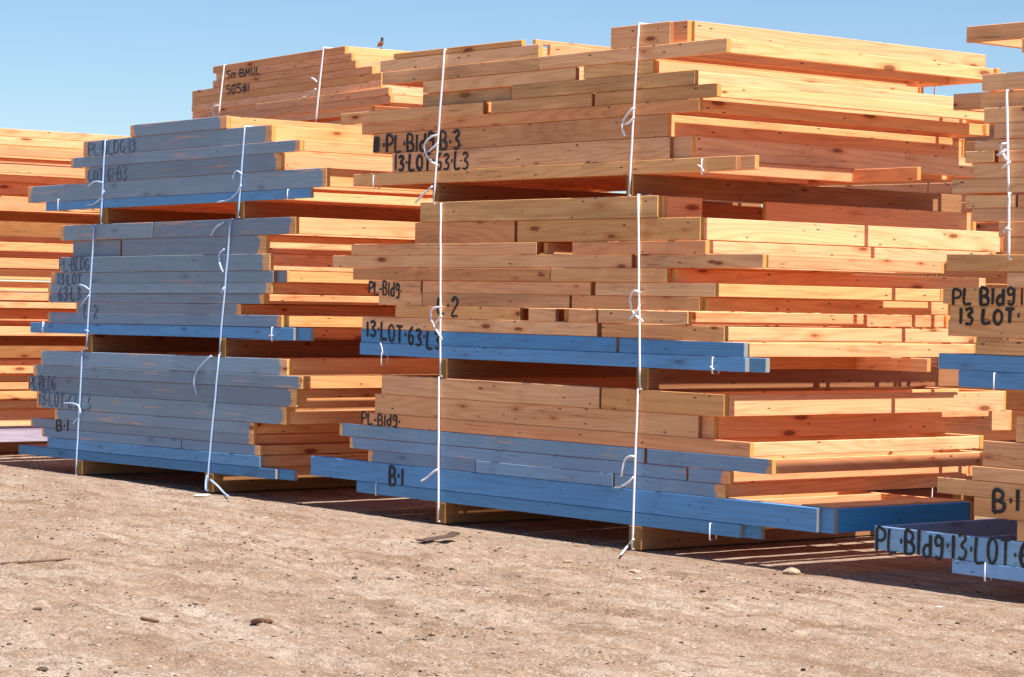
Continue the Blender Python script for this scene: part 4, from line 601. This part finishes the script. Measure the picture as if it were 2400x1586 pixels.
for q in D['texts']:
    r = PANELS[(q['b'], q['i'])]
    bpy.context.view_layer.update()
    for o in lettering(q['s'], q['c'], q['w'] * (.80 if q['col'] == 'ink' else .66), lambda X, Z: Vector((X, 0, Z)), INK if q['col'] == 'ink' else BINK):
        for v in o.data.vertices: v.co.y = v.co.y * .25 - .005
        o.parent = r; o.matrix_parent_inverse = r.matrix_world.inverted()
for k, q in enumerate(BK['texts']):
    r = PANELS[('B', (2, 3)[k])]; bpy.context.view_layer.update()
    for o in lettering(q['s'], q['c'], .011, lambda X, Z: Vector((X, 0, Z)), INK):
        for v in o.data.vertices:
            u_, y, z = v.co; p = bp + bu * u_ + bn * (y * .25 - .010); v.co = (p.x, p.y, z)
        o.parent = r; o.matrix_parent_inverse = r.matrix_world.inverted()

# ------------------------------------------------------------ small bird on the rear stack
bl = Vector(BK['bird']); bird = ([], [])
def BV(x, z, y=0.): return bl + Vector((x, y, z))
prof = [((-.062, .030), .006), ((-.045, .036), .011), ((-.025, .044), .022), ((-.002, .054), .029), ((.014, .066), .025), ((.020, .082), .016), ((.022, .094), .013), ((.022, .106), .016), ((.021, .116), .015), ((.019, .124), .007)]
sweep(bird, [BV(*p) for p, _ in prof], [r for _, r in prof], n=10)
sweep(bird, [BV(.03, .108), BV(.052, .106)], [.006, .001], n=6)
for y in (-.010, .010): sweep(bird, [BV(.002, .032, y), BV(.003, .012, y), BV(.002, .002, y), BV(.018, .001, y)], .0028, n=5)
bm_, bt, bb_ = new_mat('bird_plumage')
tcb = N(bt, 'ShaderNodeNewGeometry').outputs['Position']; sz = N(bt, 'ShaderNodeSeparateXYZ'); bt.links.new(tcb, sz.inputs[0])
hgt = math_n(bt, 'SUBTRACT', sz.outputs[2], bl.z)
bt.links.new(ramp(bt, math_n(bt, 'MULTIPLY', hgt, 7.0), [(0, (.05, .04, .04)), (.2, (.30, .14, .06)), (.45, (.36, .15, .06)), (.6, (.10, .06, .05)), (.75, (.03, .03, .035))]), bb_.inputs['Base Color']); bb_.inputs['Roughness'].default_value = .8
tag(link('perched_bird', mesh_of('perched_bird', bird, True), bm_), 'tiny brown bird with dark head perched on top of the rear stack', 'bird')

# ------------------------------------------------------------ ground
def vnoise(X, Y, sx, sy, seed):
    g = np.random.default_rng(seed).random((256, 256)); x = X / sx + 1000; y = Y / sy + 1000
    xi = np.floor(x).astype(int); yi = np.floor(y).astype(int); fx = x - xi; fy = y - yi
    fx = fx * fx * (3 - 2 * fx); fy = fy * fy * (3 - 2 * fy)
    a = g[xi % 256, yi % 256]; b = g[(xi + 1) % 256, yi % 256]; c = g[xi % 256, (yi + 1) % 256]; d = g[(xi + 1) % 256, (yi + 1) % 256]
    return (a * (1 - fx) + b * fx) * (1 - fy) + (c * (1 - fx) + d * fx) * fy - .5
def height(X, Y):
    h = .034 * vnoise(X, Y, 1.9, .55, 1) + .030 * vnoise(X, Y, .8, .22, 2) + .034 * vnoise(X, Y, .32, .15, 3) + .026 * vnoise(X, Y, .11, .07, 4) + .012 * vnoise(X, Y, .05, .04, 5)
    rut = np.maximum(0, vnoise(X, Y, 2.6, .40, 8) - .16); h = h - .17 * rut * (.6 + vnoise(X, Y, .13, .08, 9))
    near = np.clip((-Y) / .9, .12, 1); far = np.clip((14 - np.hypot(X + 1, Y + 2)) / 4, 0, 1)
    return h * near * far - .012
xs = np.concatenate([[-3000, -800, -200, -60, -30, -18, -13], np.arange(-10.6, 6.8, .028), [9, 13, 20, 40, 120, 600, 3000]])
ys = np.concatenate([[-3000, -600, -120, -40, -20, -12, -9], np.arange(-7.2, 1.0, .028), np.arange(1.1, 8, .25), [12, 20, 40, 120, 600, 3000]])
GX, GY = np.meshgrid(xs, ys, indexing='ij'); GZ = height(GX, GY)
co = np.stack([GX, GY, GZ], -1).reshape(-1, 3); nx, ny = len(xs), len(ys)
idx = np.arange(nx * ny).reshape(nx, ny)
fc = np.stack([idx[:-1, :-1], idx[1:, :-1], idx[1:, 1:], idx[:-1, 1:]], -1).reshape(-1, 4)
me = bpy.data.meshes.new('ground'); me.vertices.add(len(co)); me.vertices.foreach_set('co', co.ravel())
me.loops.add(fc.size); me.loops.foreach_set('vertex_index', fc.ravel().astype(np.int32))
me.polygons.add(len(fc)); me.polygons.foreach_set('loop_start', np.arange(0, fc.size, 4, dtype=np.int32)); me.polygons.foreach_set('loop_total', np.full(len(fc), 4, dtype=np.int32))
me.polygons.foreach_set('use_smooth', np.ones(len(fc), dtype=bool)); me.update(calc_edges=True); me.validate()
gm, gt, gb = new_mat('dry_dirt'); L = gt.links.new
pos = N(gt, 'ShaderNodeNewGeometry').outputs['Position']; zero = N(gt, 'ShaderNodeCombineXYZ').outputs[0]
def gn(s, detail=4.0, rough=.55):
    n = N(gt, 'ShaderNodeTexNoise', _Scale=1.0, _Detail=detail, _Roughness=rough); L(scaled(gt, pos, s, zero), n.inputs['Vector']); return n.outputs[0]
a1 = gn((.45, 1.3, 1)); a6 = gn((.28, 1.1, 1), 3); a2 = gn((1.6, 5, 1)); a3 = gn((9, 16, 9), 5, .65); a4 = gn((45, 60, 45), 3, .7); a5 = gn((.9, 3.6, 1), 6, .7)
c = ramp(gt, a1, [(.3, (.375, .26, .18)), (.5, (.42, .31, .225)), (.7, (.46, .365, .28))])
c = mixc(gt, math_n(gt, 'MULTIPLY', smooth(gt, a6, .47, .60), .5), c, (.30, .20, .135))
c = mixc(gt, math_n(gt, 'MULTIPLY', smooth(gt, a6, .46, .36), .45), c, (.52, .43, .345))
c = mixc(gt, math_n(gt, 'MULTIPLY', smooth(gt, a2, .47, .62), .7), c, (.33, .21, .135))
c = mixc(gt, math_n(gt, 'MULTIPLY', smooth(gt, a5, .51, .62), .8), c, (.245, .15, .092))
c = mixc(gt, math_n(gt, 'MULTIPLY', smooth(gt, a3, .50, .64), .65), c, (.28, .185, .12))
c = mixc(gt, math_n(gt, 'MULTIPLY', smooth(gt, a3, .46, .30), .5), c, (.58, .47, .375))
c = mixc(gt, math_n(gt, 'MULTIPLY', smooth(gt, a4, .54, .66), .55), c, (.22, .14, .085))
c = mixc(gt, math_n(gt, 'MULTIPLY', smooth(gt, a4, .45, .32), .5), c, (.74, .63, .51))
L(c, gb.inputs['Base Color']); gb.inputs['Roughness'].default_value = .95; gb.inputs['Specular IOR Level'].default_value = .1
bp_ = N(gt, 'ShaderNodeBump', _Strength=1.0, _Distance=.035); L(math_n(gt, 'ADD', a3, math_n(gt, 'MULTIPLY', a4, .5)), bp_.inputs['Height']); L(bp_.outputs[0], gb.inputs['Normal'])
go = link('ground', me, gm); go['kind'] = 'structure'; go['label'] = 'dry tan dirt yard littered with grit and wheel marks'

# grit: thousands of small stones
ico = bmesh.new(); bmesh.ops.create_icosphere(ico, subdivisions=1, radius=1); IV = np.array([v.co[:] for v in ico.verts]); IF = np.array([[v.index for v in f.verts] for f in ico.faces]); ico.free()
def scatter(name, n, smin, smax, mat, seed, label, base=.2):
    r = np.random.default_rng(seed)
    X = r.uniform(-10.3, 6.5, n * 4); Y = r.uniform(-6.9, .3, n * 4)
    keep = r.random(n * 4) < np.clip(base + 1.5 * np.maximum(0, vnoise(X, Y, 1.3, .30, 30 + seed) + .02) + (1.6 * (vnoise(X, Y, 2.6, .40, 8) > .14) * (vnoise(X, Y, .5, .15, 9) > -.05)), 0, 1)
    X, Y = X[keep][:n], Y[keep][:n]; n = len(X)
    s = smin * (smax / smin) ** (r.random(n) ** 2.6)
    v = IV[None] * (1 + r.uniform(-.28, .28, (n, len(IV), 1))) * s[:, None, None] * r.uniform(.65, 1.35, (n, 1, 3)); v[:, :, 2] *= .5; v[:, :, 0] *= 1.5
    th = r.normal(0, .5, n); cx, sx_ = np.cos(th)[:, None], np.sin(th)[:, None]
    vx = v[:, :, 0] * cx - v[:, :, 1] * sx_; vy = v[:, :, 0] * sx_ + v[:, :, 1] * cx
    z = height(X, Y)
    P = np.stack([vx + X[:, None], vy + Y[:, None], v[:, :, 2] + z[:, None] + s[:, None] * .25], -1).reshape(-1, 3)
    Fx = (IF[None] + (np.arange(n) * len(IV))[:, None, None]).reshape(-1, 3)
    m_ = bpy.data.meshes.new(name); m_.from_pydata(P.tolist(), [], Fx.tolist()); m_.update()
    o = link(name, m_, mat); o['kind'] = 'stuff'; o['label'] = label; o['category'] = 'grit'
    return o
def grit_mat(name, stops):
    m, t, b = new_mat(name); g_ = N(t, 'ShaderNodeNewGeometry').outputs['Random Per Island']
    t.links.new(ramp(t, g_, stops), b.inputs['Base Color']); b.inputs['Roughness'].default_value = .9; return m
GR1 = grit_mat('grit_mixed', [(0, (.12, .075, .05)), (.35, (.24, .16, .105)), (.75, (.36, .27, .19)), (1, (.55, .46, .37))])
GR2 = grit_mat('grit_dark', [(0, (.05, .035, .025)), (1, (.15, .09, .055))])
scatter('gravel', 8000, .003, .012, GR1, 41, 'loose tan and brown grit scattered over the dirt')
scatter('dirt_crumbs', 4200, .003, .013, GR2, 42, 'dark crumbs of soil strewn over the dirt', .04)

def rock(name, xy, s, mat, label, cat, flat=.6, seed=1):
    r = np.random.default_rng(seed); b = bmesh.new(); bmesh.ops.create_icosphere(b, subdivisions=3, radius=1)
    dirs = r.normal(size=(14, 3)); dirs /= np.linalg.norm(dirs, axis=1)[:, None]; cut = r.uniform(.62, .95, 14)
    for v in b.verts:
        d = np.array(v.co[:]); k = 1.0
        for q in range(14):
            t_ = d @ dirs[q]
            if t_ > cut[q]: d = d - dirs[q] * (t_ - cut[q]) * .9
        v.co = (d[0] * s * 1.3, d[1] * s, d[2] * s * flat)
    m_ = bpy.data.meshes.new(name); b.to_mesh(m_); b.free()
    o = link(name, m_, mat); z = float(height(np.array([xy[0]]), np.array([xy[1]]))[0]); o.location = (xy[0], xy[1], z + s * flat * .45); o.rotation_euler.z = r.uniform(0, 6)
    return tag(o, label, cat)
G = D['G']
DIRTM = simple('dusty_stone', (.46, .33, .22), .9, 14, .25)
for k, (p, s, l) in enumerate(zip(G['stone'], (.05, .06, .03, .035), ('brown stone on the dirt before the blue-grey stack', 'largest half-buried stone at the shadow edge under the right-hand stack', 'small flat stone before the middle stack', 'tan stone beside the strap end before the middle stack'))):
    rock('stone', p, s, (STONE, DIRTM, DIRTM, DIRTM)[k], l, 'stone', .45, 60 + k)
for k, (p, s, l) in enumerate(zip(G['clod'], (.032, .022, .022, .022, .026), ('dark clod of soil in the middle of the foreground track', 'smaller dark clod left of the middle clod', 'small dark clod at the left of the foreground', 'reddish clod at the bottom edge of the dirt', 'clod at the lower left edge of the dirt'))):
    rock('soil_clod', p, s, CLOD, l, 'clod', .5, 80 + k)
for k, (p, s, l) in enumerate(zip(G['chip'], (.075, .026, .022, .025, .022), ('white flat chip under the knotted strap of the blue-grey stack', 'pale chip on the dirt between the stacks', 'white chip in the foreground below the middle stack', 'pale chip at the right of the foreground', 'white chip at the left shadow edge'))):
    rock('pale_chip', p, s, PALE, l, 'chip', .18, 90 + k)
def stick(pts, r0, label, mat=TWIG):
    b = ([], []); hs = [float(height(np.array([p[0]]), np.array([p[1]]))[0]) for p in pts]
    P = spline([Vector((p[0], p[1], h + r0 * .7 + (.012 if 0 < i < len(pts) - 1 else 0))) for i, (p, h) in enumerate(zip(pts, hs))]); n = len(P)
    sweep(b, P, [r0 * (1 - .35 * i / n) for i in range(n)], n=7)
    tag(link('stick', mesh_of('stick', b, True), mat), label, 'stick')
s_ = G['stick']
stick([s_[0], s_[1]], .008, 'thin reddish stick lying at the left of the dirt')
stick([s_[2], s_[3]], .010, 'short brown twig in the lower left of the dirt')
stick([s_[4], s_[5], s_[6]], .017, 'curved piece of bark low in the foreground')
# black rubber scrap, bent up at one end
sc = ([], [])
def strip(pts, wv, th):
    P = [Vector(p) for p in pts]; w_ = Vector(wv); base = len(sc[0])
    for p in P:
        for a in (p - w_, p + w_): sc[0].append(tuple(a)); sc[0].append(tuple(a + Vector((0, 0, th))))
    for i in range(len(P) - 1):
        b0 = base + 4 * i; b1 = b0 + 4
        for q in ((0, 2, 6, 4), (1, 5, 7, 3), (0, 4, 5, 1), (2, 3, 7, 6)): sc[1].append(tuple(b0 + k for k in q))
    sc[1].append((base, base + 1, base + 3, base + 2)); e = base + 4 * (len(P) - 1); sc[1].append((e, e + 2, e + 3, e + 1))
p0, p1, p2 = Vector(s_[7]), Vector(s_[8]), Vector(s_[10])
strip([p0 + Vector((0, 0, .004)), p0.lerp(p1, .5) + Vector((0, 0, .012)), p1 + Vector((0, 0, .02)), p2 + Vector((0, 0, .045))], ((p1 - p0).normalized().cross(Vector((0, 0, 1))) * .045), .008)
tag(link('rubber_scrap', mesh_of('rubber_scrap', sc), CLOD), 'black curled scrap lying before the middle stack', 'scrap')
